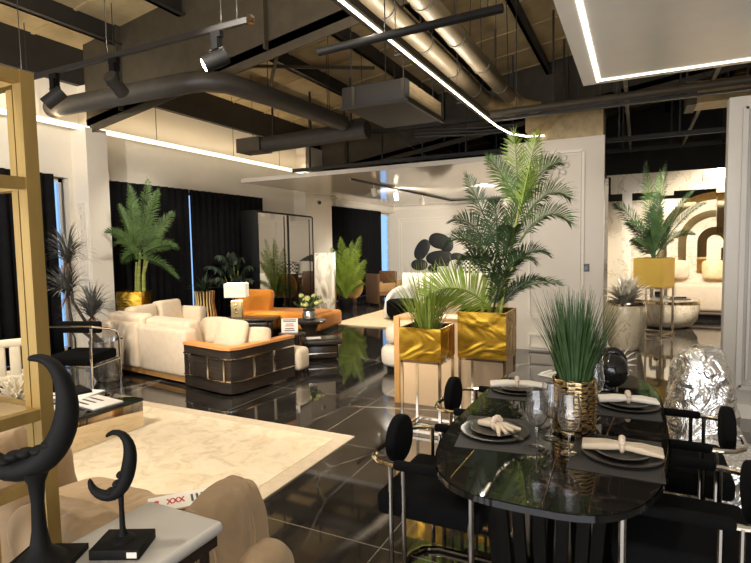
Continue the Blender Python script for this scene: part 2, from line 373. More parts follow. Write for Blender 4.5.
# ================================================================== SETTING
def roofz(x): return 4.75+.13*(x+8)
def build_setting():
    struct('floor',MB().b2((-8.6,-3.2,-.1),(6.2,19.4,0)),'floor_marble')
    # left wall: band above the windows, piers between them, columns
    w=MB().b2((-8.25,-3,2.74),(-8,19.2,4.2))
    for a,b in ((-3,.6),(5.30,5.76),(9.9,13.3),(17.46,19.2)): w.b2((-8.25,a,0),(-8,b,2.74))
    struct('wall_left',w,'cream_wall')
    struct('trim_1',MB().b2((-8.25,-3,4.2),(-7.9,19.2,4.8)),'black_steel')          # eave beam
    for i,(a,b) in enumerate(((5.38,5.74),(11.35,12.62))):
        c=struct('trim_%d'%(i+2),MB().b2((-8,a,0),(-7.64,b,3.5)).b2((-8,a+.15,3.5),(-7.7,b-.15,4.2)),'wall_paint')
        # raised frame and scroll ornament on the face towards the room's near end
        f=MB(); y=a-.012
        for z0,z1 in ((.35,1.05),(1.15,2.35)):
            x0,x1=-7.93,-7.71
            for p,q in (((x0,z0),(x1,z0)),((x1,z0),(x1,z1)),((x1,z1),(x0,z1)),((x0,z1),(x0,z0))): f.bar((p[0],y,p[1]),(q[0],y,q[1]),.022)
            for k in range(9):
                zz=z0+.12+(z1-z0-.24)*k/8
                f.tube([(-7.82+.05*math.cos(R(t))*(1 if k%2 else -1),y,zz+.06*math.sin(R(t))) for t in range(0,330,30)],.010,6)
        struct('ornament',f,'moulding',c)
    for i,(a,b) in enumerate(((.6,5.3),(5.76,9.9),(13.3,17.46))):
        g=struct('window_%d'%(i+1),MB().b2((-8.2,a,0),(-8.18,b,2.74)),'window_glass')
        f=MB()
        for y in (a+.03,(a+b)/2,b-.03): f.box(-8.19,y,1.37,.06,.06,2.74)
        for z in (.03,2.71): f.box(-8.19,(a+b)/2,z,.06,b-a,.06)
        struct('window_frame',f,'chrome',g)
    # bedroom box
    struct('wall_back',MB().b2((-8,17.46,0),(-1.6,17.6,2.97)),'wall_paint')
    fm=MB()
    for x0,x1,z0,z1 in ((-7.75,-4.3,.5,2.55),(-4.1,-1.9,.5,2.55),(-7.65,-4.4,.6,2.45)):
        for p,q in (((x0,z0),(x1,z0)),((x1,z0),(x1,z1)),((x1,z1),(x0,z1)),((x0,z1),(x0,z0))): fm.bar((p[0],17.45,p[1]),(q[0],17.45,q[1]),.03)
    fm.b2((-8,17.40,2.86),(-1.65,17.46,2.97))
    struct('trim_4',fm,'moulding')
    struct('wall_inner',MB().b2((-1.72,8.14,0),(-1.6,17.46,2.96)),'wall_paint')
    struct('ceiling',MB().prism([(-7.5,8.75),(-1.7,8.75),(-1.7,17.5),(-8,17.5),(-8,12.78),(-7.5,12.78)],2.97,3.05),'white_stretch')
    struct('trim_5',MB().b2((-8,13.3,2.78),(-7.9,17.46,2.97)).b2((-8,6.03,2.72),(-7.96,9.9,2.80)),'moulding')
    # partition facing the camera, with raised panels and a rosette
    p=struct('wall_middle',MB().b2((-1.76,8,0),(-.43,8.14,3.07),bev=.004),'wall_paint')
    f=MB()
    for x0,x1,z0,z1 in ((-1.44,-.70,.50,2.88),(-1.44,-.70,.06,.24),(-1.40,-.74,.54,2.84)):
        for a,b in (((x0,z0),(x1,z0)),((x1,z0),(x1,z1)),((x1,z1),(x0,z1)),((x0,z1),(x0,z0))):
            f.bar((a[0],7.985,a[1]),(b[0],7.985,b[1]),.035 if x0<-1.42 else .014)
    struct('moulding',f,'moulding',p)
    f=MB()
    for cx,cz,s in ((-1.08,2.70,1.0),(-1.22,2.42,.7),(-1.26,2.84,.55)):
        for rr,n,q in ((.03,1,.05),(.085,6,.052),(.15,9,.05)):
            for k in range(n):
                a=2*PI*k/n+rr*9
                f.sell(cx+rr*s*math.cos(a)*(n>1),7.985,cz+rr*s*math.sin(a)*(n>1),q*s,.035,q*s*.8,1,1,Matrix.Rotation(-a,4,'Y'),10,6)
    f.tube([(-1.40+.06*math.sin(t*.9),7.985,2.25-.09*t) for t in range(8)],.014,6)
    struct('ornament',f,'moulding',p)
    # right-hand panel wall
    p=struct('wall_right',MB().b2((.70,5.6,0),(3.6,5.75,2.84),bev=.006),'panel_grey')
    f=MB()
    for x0,x1,z0,z1 in ((.82,3.3,.28,2.74),):
        for a,b in (((x0,z0),(x1,z0)),((x1,z0),(x1,z1)),((x1,z1),(x0,z1)),((x0,z1),(x0,z0))): f.bar((a[0],5.585,a[1]),(b[0],5.585,b[1]),.04)
        for a,b in (((x0+.06,z0+.06),(x1,z0+.06)),((x0+.06,z1-.06),(x0+.06,z0+.06)),((x1,z1-.06),(x0+.06,z1-.06))): f.bar((a[0],5.59,a[1]),(b[0],5.59,b[1]),.02)
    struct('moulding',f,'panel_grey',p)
    struct('baseboard_right',MB().b2((.69,5.575,0),(3.6,5.6,.12)),'moulding')
    # gold room beyond the doorway
    struct('wall_far',MB().b2((-1.5,14,0),(5.2,14.15,2.56)),'marble_cream')
    struct('wall_far_side',MB().b2((-1.3,11.0,0),(-.52,11.12,2.80)),'marble_grey')
    f=MB().b2((-.52,12.0,2.58),(4.5,12.15,2.93)).b2((-.30,12.0,0),(-.12,12.15,2.58))
    f.b2((-.6,11.99,2.93),(4.5,12.17,2.96))
    for k in range(4): f.prism([(.38+.95*k,12.005),(.62+.95*k,12.005),(.62+.95*k,12.14),(.38+.95*k,12.14)],2.50,2.585)
    struct('trim_6',f,'marble_cream')
    g=MB()
    for j,z in enumerate((2.87,2.78)):
        x=1.10
        for k in range(9):
            wv=random.uniform(.03,.06); g.box(x+wv/2,11.98,z,wv,.02,.055 if k%3 else .075); x+=wv+.014
    struct('lettering',g,'gold_pale',bpy.data.objects['trim_6'])
    struct('wall_far_right',MB().b2((4.5,5.75,0),(4.6,14,2.8)),'marble_cream')
    # outer shell
    struct('wall_rear',MB().b2((-8.25,-3.2,2.9),(6.1,-3,6.8)).b2((-8.25,-3.2,0),(-7,-3,2.9)).b2((5,-3.2,0),(6.1,-3,2.9)),'cream_wall')
    g=struct('window_4',MB().b2((-7,-3.12,0),(5,-3.10,2.9)),'window_glass'); f=MB()
    for k in range(7): f.box(-7+2*k,-3.1,1.45,.06,.06,2.9)
    struct('window_frame',f,'black_steel',g)
    struct('wall_east',MB().b2((6,-3,0),(6.15,19.2,6.8)),'cream_wall')
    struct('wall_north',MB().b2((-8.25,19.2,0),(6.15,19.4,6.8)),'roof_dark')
    # roof, rafters, purlins
    r=MB().pts([(-8.4,-3.2,roofz(-8.4)),(6.2,-3.2,roofz(6.2)),(6.2,19.4,roofz(6.2)),(-8.4,19.4,roofz(-8.4)),
                (-8.4,-3.2,roofz(-8.4)+.1),(6.2,-3.2,roofz(6.2)+.1),(6.2,19.4,roofz(6.2)+.1),(-8.4,19.4,roofz(-8.4)+.1)],
               [(0,1,2,3),(4,5,6,7),(0,1,5,4),(1,2,6,5),(2,3,7,6),(3,0,4,7)])
    for k in range(21):
        y=-2.6+1.06*k
        r.bar((-8.3,y,roofz(-8.3)-.01),(6,y,roofz(6)-.01),.05,.02)
    struct('ceiling_roof',r,'roof')
    n=7
    for y in (-1.3,5.5,12.3):
        f=MB()
        x0,x1=-7.75,6.0
        def lowz(x): return 3.50+.15*(x+8)
        f.pts([(x0,y-.01,lowz(x0)),(x1,y-.01,lowz(x1)),(x1,y-.01,roofz(x1)),(x0,y-.01,roofz(x0)),
               (x0,y+.01,lowz(x0)),(x1,y+.01,lowz(x1)),(x1,y+.01,roofz(x1)),(x0,y+.01,roofz(x0))],
              [(0,1,2,3),(4,5,6,7),(0,1,5,4),(1,2,6,5),(2,3,7,6),(3,0,4,7)])
        f.bar((x0,y,lowz(x0)),(x1,y,lowz(x1)),.02,.22)
        for xx in (-6.9,-4.2,-1.4,1.4): f.bar((xx,y-.05,lowz(xx)),(xx,y-.05,roofz(xx)),.02,.09)
        struct('trim_%d'%n,f,'steel_brown'); n+=1
    f=MB()
    for k in range(11):
        x=-6.95+1.28*k; z=roofz(x)
        f.b2((x-.03,-3,z-.27),(x+.03,19.2,z)).b2((x-.03,-3,z-.27),(x+.10,19.2,z-.255))
    struct('trim_%d'%n,f,'black_steel'); n+=1
    f=MB()
    for a,b in (((-6.9,6.2),(-4.4,8.9)),((-6.9,8.9),(-4.4,6.2)),((-1.6,7.0),(1.2,10.0)),((-6.6,1.2),(-5.2,3.9)),((0.2,8),(3,12))):
        f.bar((a[0],a[1],roofz(a[0])-.35),(b[0],b[1],roofz(b[0])-.35),.05)
    struct('trim_%d'%n,f,'steel_brown'); n+=1
    f=MB()      # dark framing above the far rooms
    for y,z in ((9.2,3.75),(10.6,3.4),(13.2,3.6)):
        f.b2((-7.5,y,z),(5.8,y+.06,z+.08))
        for k in range(13): f.b2((-7+.95*k,y,z),(-6.97+.95*k,y+.03,roofz(-7+.95*k)-.25))
    for x in (-.2,.8,1.9,3.1): f.b2((x,6.4,3.62),(x+.05,13.5,3.68))
    struct('trim_%d'%n,f,'black_steel'); n+=1
    # suspended white ceiling over the dining corner with an inset light line
    x0,y1=-.51,5.73
    p=struct('ceiling_dining',MB().b2((x0,-1.5,3.15),(3.9,y1,3.30)),'panel_ceiling')
    f=MB().b2((x0+.13,-1.5,3.142),(x0+.165,y1-.11,3.152)).b2((x0+.13,y1-.145,3.142),(3.9,y1-.11,3.152))
    struct('light_strip',f,'led_panel',p)
build_setting()

# ------------------------------------------------------------------ curtains
def curtain(y0,y1,label,x=-7.90,z1=2.76):
    n=max(40,int((y1-y0)*46)); d=(y1-y0)
    def fn(u,v):
        y=y0+d*u; ph=u*d*2*PI/.17
        a=.035*math.sin(ph)+.016*math.sin(ph*.37+1)
        return (x+a*(.7+.3*(1-v)),y+.012*math.sin(ph*.5)*(1-v),.015+(z1-.015)*v)
    m=MB().sheet(fn,n,4)
    o=m.build('curtain','curtain_black',None,80); md=o.modifiers.new('t','SOLIDIFY'); md.thickness=.006
    tag(o,label,'curtain','black window curtains'); return o
curtain(.5,5.0,'black pleated curtain behind the grey spiky trees, left window')
curtain(5.70,7.665,'black pleated curtain behind the tall palm in the gold pot')
curtain(7.687,9.92,'black pleated curtain between the narrow daylight gap and the mirrored wardrobe')
curtain(12.80,16.35,'black curtain in the bedroom window beside the strip of blue daylight')

# ------------------------------------------------------------------ ceiling services
def services():
    # left hanging light bar
    t=thing('led_light_bar','long glowing light bar hung along the left window wall','light',(-7.72,8,3.50))
    MB().tube([(0,-7.5,0),(0,4.0,0)],.040,14).build('housing','led_bar',t)
    each('hanger_rod','black_steel',t,[((0,y,.03),(0,y,roofz(-7.72)-3.5)) for y in (-5.5,-3.4,-1.2,.8,2.4)])
    t=thing('led_light_line','bright thin light line running under the roof beside the two ducts','light',(-1.80,5,3.24))
    MB().b2((-.013,-3.5,-.006),(.013,1.95,0)).build('light_strip','led_white',t)
    MB().b2((-.06,-3.5,.001),(.04,1.95,.06)).build('housing','steel_brown',t)
    P=[(0,1.95,0)]+[(.0+.55*math.sin(R(a))*.9,1.95+.9*(1-math.cos(R(a)))*0+1.2*math.sin(R(a))*.9,0) for a in (20,40,60,80)]
    P=[(0,1.95,-.003),(.03,2.45,-.02),(.12,2.85,-.05),(.30,3.05,-.07),(.55,3.1,-.08)]
    MB().tube(P,.013,8).build('curved_end','led_white',t)
    each('hanger_rod','black_steel',t,[((-.16,y,.05),(-.16,y,roofz(-1.8)-3.24)) for y in (-2.6,-.6,1.2)],.005)
    for y in (-2.6,-.6,1.2): MB().b2((-.17,y-.01,.04),(0,y+.01,.06)).build('hanger_arm','black_steel',t)
    # two round ducts
    for x,lab in ((-2.13,'round insulated duct next to the bright light line'),(-1.76,'round insulated duct nearer the white suspended ceiling')):
        t=thing('air_duct',lab,'duct',(x,5,3.8),0,'round ducts under the roof')
        MB().tube([(0,-4,0),(0,3.1,0)],.105,18).build('pipe','grey_duct',t)
        for k in range(7): MB().tube([(0,-3.4+k*.98,0),(0,-3.36+k*.98,0)],.116,18).build('joint_band','steel_brown',t)
        P=[(0,3.1,0),(.03,3.35,-.02),(.14,3.55,-.06),(.34,3.66,-.1)]
        MB().tube(P,.105,18).build('elbow','duct_gold',t)
        each('hanger_rod','black_steel',t,[((s,y,0),(s*.6,y,roofz(x)-3.8)) for y in (-2.4,.2,2.6) for s in (-.1,.1)])
    # gold-brown duct end above the partition
    t=thing('duct_box','gold brown sheet metal duct box above the white partition','duct',(-.92,8.4,3.32))
    MB().b2((-.02,-.25,-.24),(.46,.35,.16)).build('box','duct_gold',t)
    MB().pts([(-.02,-.25,-.24),(-.02,.35,-.24),(-.02,.35,.16),(-.02,-.25,.16),(-.62,-.2,-.06),(-.62,.3,-.06),(-.62,.3,.16),(-.62,-.2,.16),(-.45,-.25,-.24),(-.45,.35,-.24)],
      [(0,1,2,3),(4,5,6,7),(0,3,7,4,8),(1,2,6,5,9),(3,2,6,7),(0,1,9,8),(8,9,5,4)]).build('transition','duct_gold',t)
    each('hanger_rod','black_steel',t,[((.1,0,.16),(.1,0,1.9)),((.4,0,.16),(.4,0,1.9))])
    # black ducts
    t=thing('black_duct','thick black duct crossing behind the track spotlights and turning away','duct',(-4.85,5.05,3.70))
    MB().tube([(-3.0,-.05,.02),(-.3,0,0),(-.06,.05,0),(.12,.25,0),(.22,1,0),(.30,2.9,0)],.13,20).build('pipe','duct_dark',t)
    each('hanger_rod','black_steel',t,[((-1.6,-.03,0),(-1.6,-.03,1.3)),((.2,1.0,0),(.2,1.0,1.4)),((.28,2.5,0),(.28,2.5,1.4))])
    t=thing('black_duct','black duct running to the left wall below the air unit, square box at its end','duct',(-5.2,8.2,3.56))
    MB().tube([(-1.2,0,0),(1.0,0,.04)],.15,20).build('pipe','duct_dark',t)
    MB().b2((-1.75,-.2,-.13),(-1.2,.2,.13)).build('end_box','steel_brown',t)
    each('hanger_rod','black_steel',t,[((-1.5,0,.1),(-1.5,0,1.35)),((.2,0,.1),(.2,0,1.6)),((.9,.0,.1),(.9,0,1.6))])
    # ceiling air unit
    t=thing('air_conditioner','grey ceiling air conditioner with slatted side hanging below the roof','air conditioner',(-2.86,6.35,3.28))
    MB().b2((-.43,-.62,0),(.43,.62,.26),bev=.02).build('casing','grey_unit',t)
    MB().b2((.43,-.52,.05),(.445,.56,.23)).build('grille','unit_grille',t)
    MB().b2((-.45,-.64,-.015),(.41,-.60,.02)).build('edge_frame','black_steel',t); MB().b2((.415,-.64,-.02),(.46,.64,.012)).build('edge_frame','black_steel',t)
    for x in (-.28,.37): MB().b2((x,-.629,.02),(x+.04,-.621,.25)).build('side_rib','steel_brown',t)
    each('hanger_rod','black_steel',t,[((x,y,.25),(x,y,roofz(-2.86+x)-3.28)) for x in (-.35,.35) for y in (-.5,.5)],.008)
    # conduit bundle below the unit, drooping cable
    o=MB()
    for k in range(3): o.tube([(-3.2,7.9,3.32+.05*k),(-2.2,8.1,3.28+.05*k),(-1.7,8.3,3.32+.05*k)],.018,8)
    tag(o.build('conduit_bundle','black_steel'),'bundle of black conduits running right below the air conditioner','cable')
    o=MB().tube(bez((-3.6,8.0,3.5),(-3.3,8.6,2.9),(-2.7,9.2,3.08),12),.009,6)
    tag(o.build('drooping_cable','black_steel'),'thin cable drooping from the air unit to the white bedroom ceiling','cable')
    # long tray across, above the partition
    t=thing('cable_tray','long dark pipe and tray crossing under the roof towards the right wall','pipe',(0,7.35,3.40))
    MB().tube([(-1.95,0,-.02),(3.8,0,.02)],.05,12).build('pipe','steel_brown',t)
    MB().b2((-1.95,.12,-.08),(3.8,.2,-.05)).build('tray','black_steel',t)
    each('hanger_rod','black_steel',t,[((x,0,.03),(x,0,roofz(x)-3.4)) for x in (-1.5,-.3,.9,2.1)])
    # rail end near camera centre
    t=thing('lighting_rail','black rail with a rounded end hanging across under the two ducts','rail',(-1.2,3.5,3.10))
    MB().tube([(-1.0,0,-.02),(.40,0,.01)],.030,12).build('rail','black_matte',t)
    each('hanger_rod','black_steel',t,[((-.44,0,.02),(-.44,0,2.4)),((.3,0,.02),(.3,0,2.5))],.005)
    # brown duct over the doorway
    t=thing('duct_box','dull brown square duct hanging over the doorway to the gold room','duct',(1.18,8.6,3.60))
    MB().b2((-.55,-.2,-.16),(3,.3,.12)).build('box','duct_gold',t)
    MB().b2((-.62,-.22,-.18),(-.5,.32,.14)).build('flange','steel_brown',t)
    each('hanger_rod','black_steel',t,[((x,0,.2),(x,0,1.9)) for x in (-.4,.6,1.8)],.007)
services()

# ------------------------------------------------------------------ spot track
def spot_head(x,label,aim,lit,ang=0):
    """cylinder head on a square adapter under the track; aim = direction of the beam"""
    t=thing('track_spotlight',label,'spotlight',(x,3.05,3.19),0,'spotlights on the track')
    MB().b2((-.05,-.02,-.045),(.05,.02,.0)).build('adapter','black_matte',t)
    MB().b2((-.03,-.03,-.13),(.03,.03,-.045)).build('driver_box','black_matte',t)
    d=Vector(aim).normalized(); c=Vector((0,0,-.20))+d*.02
    h=MB(); q=d.to_track_quat('Z','Y').to_matrix().to_4x4(); q.translation=c
    h.M=q
    h.lathe([(.052,-.10),(.058,-.095),(.058,.09),(.052,.09),(.046,.07)],20)
    for k in range(5): h.lathe([(.060,-.09+.016*k),(.060,-.083+.016*k)],20)
    hd=h.build('head','grey_unit' if not lit else 'black_matte',t)
    l=MB(); l.M=q; l.lathe([(.045,.088),(.02,.094),(.001,.095)],20); l.build('lens','lens_white' if lit else 'lens_off',hd)
    y=MB().tube([(-.062,0,-.13),(-.066,0,-.2)],.008,6).tube([(.062,0,-.13),(.066,0,-.2)],.008,6).b2((-.066,-.012,-.135),(.066,.012,-.12)); y.build('yoke','black_steel',t)
    return t
def track():
    t=thing('lighting_track','black spotlight track hanging at upper left, three lamps on it','rail',(-4.1,3.05,3.21))
    MB().b2((-1.9,-.018,-.02),(1.62,.018,.02)).build('rail','black_steel',t)
    MB().b2((1.60,-.02,-.024),(1.64,.02,.03)).build('end_cap','chrome_dark',t)
    each('hanger_wire','black_steel',t,[((x,0,.02),(x,0,roofz(-4.1+x)-3.21)) for x in (-1.5,-1.1,.1,1.35,1.5)],.004)
    spot_head(-4.72,'track spotlight nearest the gold frame, pointing down left',(-.55,-.45,-.6),False)
    spot_head(-3.92,'middle track spotlight with ribbed back, pointing away',(-.2,.75,-.5),False)
    spot_head(-2.80,'lit track spotlight glaring white, rightmost on the track',(-.62,-.62,-.45),True)
track()
# ================================================================== LEFT: LIVING AREA
def floor_things():
    t=thing('living_room_rug','large cream rug with worn tone-on-tone pattern, front left on the black floor','rug',(-4.0,2.3,0))
    MB().b2((-1.10,-1.6,0.001),(1.90,1.46,.010)).build('border','rug_border',t)
    MB().b2((-.97,-1.47,.002),(1.77,1.33,.013)).build('field','rug_field',t)
    o=MB().prism([(-5.60,9.1),(-2.4,9.1),(-2.4,13.8),(-5.60,13.8)],.001,.022).build('bedroom_rug','rug_plain')
    tag(o,'plain pale rug on the bedroom floor beyond the orange sofa','rug')
floor_things()

def etagere():
    t=thing('etagere','tall gold metal open shelf frame at the left edge of the picture','shelf',(-1.70,1.0,0))
    w=.042
    for (x,y) in ((0,0),(0,-.9),(-.36,-.9),(-.36,0)):
        MB().b2((x-w/2,y-w/2,0),(x+w/2,y+w/2,2.15)).build('post','gold_brushed',t)
    MB().b2((-.068,-.016,0),(-.036,.016,2.10)).build('post','gold_brushed',t)
    for i,z in enumerate((.12,.865,1.085,1.81,2.13)):
        b=MB()
        for p,q in (((0,0),(0,-.9)),((-.36,0),(-.36,-.9)),((0,0),(-.36,0)),((0,-.9),(-.36,-.9))): b.bar((p[0],p[1],z),(q[0],q[1],z),.036,.036)
        b.build('shelf_frame','gold_brushed',t)
    for z in (.14,1.100): MB().b2((-.34,-.88,z-.006),(-.02,-.02,z+.002)).build('shelf_board','gold_pale',t)
etagere()

def side_table():
    t=thing('side_table','white topped console table at bottom left under two horn sculptures','table',(-1.29,.72,0))
    MB().b2((-.165,-.75,.725),(.165,.465,.765),bev=.018,seg=3).build('tabletop','white_table',t)
    MB().b2((-.15,-.73,.69),(.15,.445,.7245)).build('apron','smoked_wood',t)
    for x in (-.12,.12):
        for y in (-.68,.40): MB().b2((x-.02,y-.02,0),(x+.02,y+.02,.69)).build('leg','smoked_wood',t)
side_table()

def horns():
    Z=.766
    # smaller horn
    t=thing('horn_sculpture','smaller black horn sculpture on a square black base, on the white table','sculpture',(-1.275,.945,Z),YAW)
    MB().b2((-.068,-.055,0),(.068,.055,.028),bev=.002).build('base','black_matte',t,label='square black base block')
    hb=t.children[-1]
    MB().b2((.035,-.0565,.006),(.062,-.055,.022)).build('sticker','paper',hb,label='small white sticker on the base')
    MB().lathe([(.034,.028),(.030,.034),(.014,.042),(.008,.06),(.0065,.12),(.008,.165)],18).build('stem','black_matte',t)
    P=[(-.085,.205),(-.082,.180),(-.066,.160),(-.035,.150),(-.005,.165),(.016,.195),(.026,.232),(.033,.27),(.030,.305),(.014,.330),(-.014,.337),(-.035,.320)]
    rr=[.005,.010,.014,.018,.021,.020,.021,.019,.015,.011,.0085,.005]
    h=MB(); h.tube([(x,0,z) for x,z in P],rr,12)
    for k,(x,z) in enumerate(((-.02,.168),(.0,.19),(.012,.215))): h.sell(x-.006,-.004,z,.014,.017,.011,1,1,nu=10,nv=8)
    o=h.build('horn','black_matte',t,70); s=o.modifiers.new('s','SUBSURF'); s.levels=s.render_levels=1
    # larger horn
    t=thing('horn_sculpture','larger black horn sculpture curving in front of the gold frame','sculpture',(-1.41,.80,Z),YAW)
    MB().b2((-.075,-.06,0),(.085,.075,.016)).build('base','black_matte',t,label='flat black base')
    MB().lathe([(.062,.016),(.056,.022),(.026,.05),(.018,.10),(.0155,.17),(.020,.225),(.034,.26)],20).build('stem','black_matte',t)
    P=[(-.185,.50),(-.188,.455),(-.178,.39),(-.155,.333),(-.118,.285),(-.07,.258),(-.015,.265),(.033,.292),(.070,.338),(.091,.395),(.096,.45),(.086,.505),(.062,.545),(.030,.562),(-.005,.556)]
    rr=[.006,.010,.016,.022,.028,.032,.036,.036,.034,.031,.027,.022,.017,.012,.008]
    h=MB(); h.tube([(x,0,z) for x,z in P],rr,14)
    for x,z in ((-.07,.292),(-.045,.305),(-.015,.312),(.02,.318),(.05,.335)): h.sell(x,-.012,z,.024,.024,.014,1,1,nu=10,nv=8)
    o=h.build('horn','black_matte',t,70); s=o.modifiers.new('s','SUBSURF'); s.levels=s.render_levels=1
horns()

def lounge_chair():
    t=thing('lounge_chair','low beige quilted lounge chair in the left foreground, price tag on it','armchair',(-2.13,1.36,.0135))
    def roll(nm,p,q,ra,rb,e=.75,nz=.10,seed=0):
        p=Vector(p); q=Vector(q); d=q-p; m=d.to_track_quat('X','Z').to_matrix().to_4x4()
        o=MB(); o.sell(*((p+q)/2),d.length/2+ra*.4,ra,rb,.7,e,m,96,48,nz,seed,.016); o.build(nm,'chair_beige',t,80)
    MB().b2((-.66,-.18,.0),(.66,.40,.22),bev=.09,seg=4).build('base','chair_beige',t)
    roll('seat_cushion',(-.42,.14,.28),(-.02,.14,.28),.34,.13,.5,.08,3)
    roll('seat_cushion',(.02,.14,.28),(.42,.14,.28),.34,.13,.5,.08,4)
    roll('back_cushion',(-.50,-.16,.46),(-.02,-.18,.46),.13,.24,.6,.10,1)
    roll('back_cushion',(.02,-.18,.44),(.46,-.18,.44),.12,.20,.6,.10,2)
    for sx,k in ((1,5),(-1,8)):
        roll('arm',(.66*sx,-.10,.34),(.66*sx,.36,.36 if sx>0 else .42),.10,.28 if sx>0 else .32,.6,.11,k)
        roll('arm_pad',(.73*sx,-.08,.19),(.75*sx,.36,.18),.13,.20,.75,.12,k+1)
        s=MB()
        for y in (.02,.24):
            s2=MB().tube([(sx*(.66+.106*math.cos(R(q))),y+.01*math.sin(q),(.35 if sx>0 else .40)+(.272 if sx>0 else .31)*math.sin(R(q))) for q in range(-20,201,20)],.006,6)
            s2.build('seam','chair_beige',t)
    p=thing('price_tag','white price tag card with red marks lying on the beige lounge chair','tag',(-1.815,1.66,.470),R(58))
    p.rotation_euler=(R(0),R(0),R(50))
    cd0=MB().b2((-.15,-.075,0),(.15,.075,.004)).build('card','paper',p)
    r=MB()
    for k,x in enumerate((-.07,-.045,-.02)):
        r.bar((x,-.02,.005),(x+.02,.03,.005),.006,.002); r.bar((x+.02,-.02,.005),(x,.03,.005),.006,.002)
    r.b2((-.125,-.02,.004),(-.105,.03,.0055)); r.build('red_print','ink_red',cd0)
    d=MB()
    for k in range(3): d.b2((.03+.022*k,-.035,.004),(.040+.022*k,.035,.0055))
    d.b2((.115,-.055,.004),(.118,.055,.0055)); d.build('dark_print','ink_dark',cd0)
lounge_chair()

def coffee():
    t=thing('coffee_table','low bronze mirrored coffee table on the cream rug, magazines on top','table',(-4.6,2.55,.0135))
    MB().b2((-.48,-.85,0),(.655,.64,.235),bev=.003).build('mirrored_body','mirror_smoke',t)
    MB().b2((-.50,-.87,.236),(.66,.645,.262),bev=.003).build('tabletop','black_gloss',t)
    z=.2765
    data=[(-4.62,3.0,.42,.30,.018,12,'paper','white open magazine near the back edge of the coffee table'),
          (-4.20,2.92,.40,.26,.014,-6,'paper','white magazine at the front corner of the coffee table'),
          (-4.45,2.55,.34,.26,.02,20,'paper','white magazine with dark cover block, nearest the gold frame')]
    for x,y,sx,sy,h,a,mm,l in data:
        b=thing('magazine',l,'magazine',(x,y,z),R(a),'magazines on the coffee table')
        MB().b2((-sx/2,-sy/2,0),(sx/2,sy/2,h),bev=.002).build('pages',mm,b); pg=b.children[-1]
        k=MB()
        for i in range(3): k.b2((-sx*.42,-sy*.38+i*sy*.25,h),(sx*.1,-sy*.30+i*sy*.25,h+.001))
        k.build('print','ink_dark',pg)
    b=tag(MB().box(0,0,.012,.30,.22,.024,bev=.002).build('book','black_matte'),'black book lying on a white magazine on the coffee table','book'); b.location=(-4.66,3.02,z+.0185+.0005); b.rotation_euler=(0,0,R(-15))
    o=MB(); random.seed(3)
    for k in range(85):
        a=random.uniform(0,2*PI); e=random.uniform(.15,1.35); l=random.uniform(.13,.22)
        d=Vector((math.cos(a)*math.cos(e),math.sin(a)*math.cos(e),math.sin(e)*.9+.1))
        q=Vector((random.uniform(-.05,.05),random.uniform(-.05,.05),.02))
        o.tube([q,q+d*l*.6,q+d*l+Vector((random.uniform(-.02,.02),random.uniform(-.02,.02),.01))],[.012,.014,.007],6)
    c=tag(o.build('coral_ornament','coral',None,60),'pale spiky coral-like ornament at left behind the gold shelf frame','ornament'); c.location=(-4.90,2.70,z)
coffee()

def black_armchair():
    t=thing('chrome_armchair','black armchair with chrome tube frame beside the spiky grey trees','chair',(-5.45,3.66,0),R(20))
    MB().box(0,0,.44,.50,.50,.11,bev=.03,seg=3).build('seat','black_velvet',t)
    MB().box(0,-.03,.77,.52,.05,.13,bev=.02,seg=3).build('back_pad','black_velvet',t)
    f=MB()
    for s in (-1,1):
        f.tube([(s*.27,-.24,0),(s*.27,-.24,.55),(s*.27,-.22,.78)],.013,8)
        f.tube([(s*.27,.26,0),(s*.27,.26,.60),(s*.27,.22,.68),(s*.27,.10,.73),(s*.27,-.22,.80)],.013,8)
        f.tube([(s*.27,-.24,.37),(s*.27,.26,.37)],.011,8)
    f.tube([(-.27,-.24,.37),(.27,-.24,.37)],.011,8); f.tube([(-.27,.26,.37),(.27,.26,.37)],.011,8); f.tube([(-.27,-.22,.80),(.27,-.22,.80)],.013,8)
    f.build('frame','chrome',t)
    t=thing('slat_chair','cream wooden chair with rounded slatted back, far left behind the gold frame','chair',(-5.50,2.92,0),R(62))
    MB().box(0,0,.37,.48,.48,.06,bev=.025,seg=3).build('seat','sofa_cream',t)
    b=MB()
    o=[(x*.24,z) for x,z in ((-1,.46),(1,.46),(1,.78),(.9,.88),(.7,.93),(-.7,.93),(-.9,.88),(-1,.78))]
    for x0,x1 in ((-.24,-.13),(-.10,-.01),(.02,.11),(.14,.24)):
        zt=.77 if abs(x0+x1)<.3 else .74
        b.b2((x0,-.245,.38),(x1,-.20,zt),bev=.02,seg=3)
    b.b2((-.24,-.25,.70),(.24,-.20,.78),bev=.03,seg=3).b2((-.24,-.25,.38),(.24,-.20,.44),bev=.02)
    b.build('slatted_back','coral',t)
    for x in (-.2,.2):
        for y in (-.2,.2): MB().tube([(x,y,.35),(x*1.08,y*1.08,0)],.018,8).build('leg','coral',t)
black_armchair()

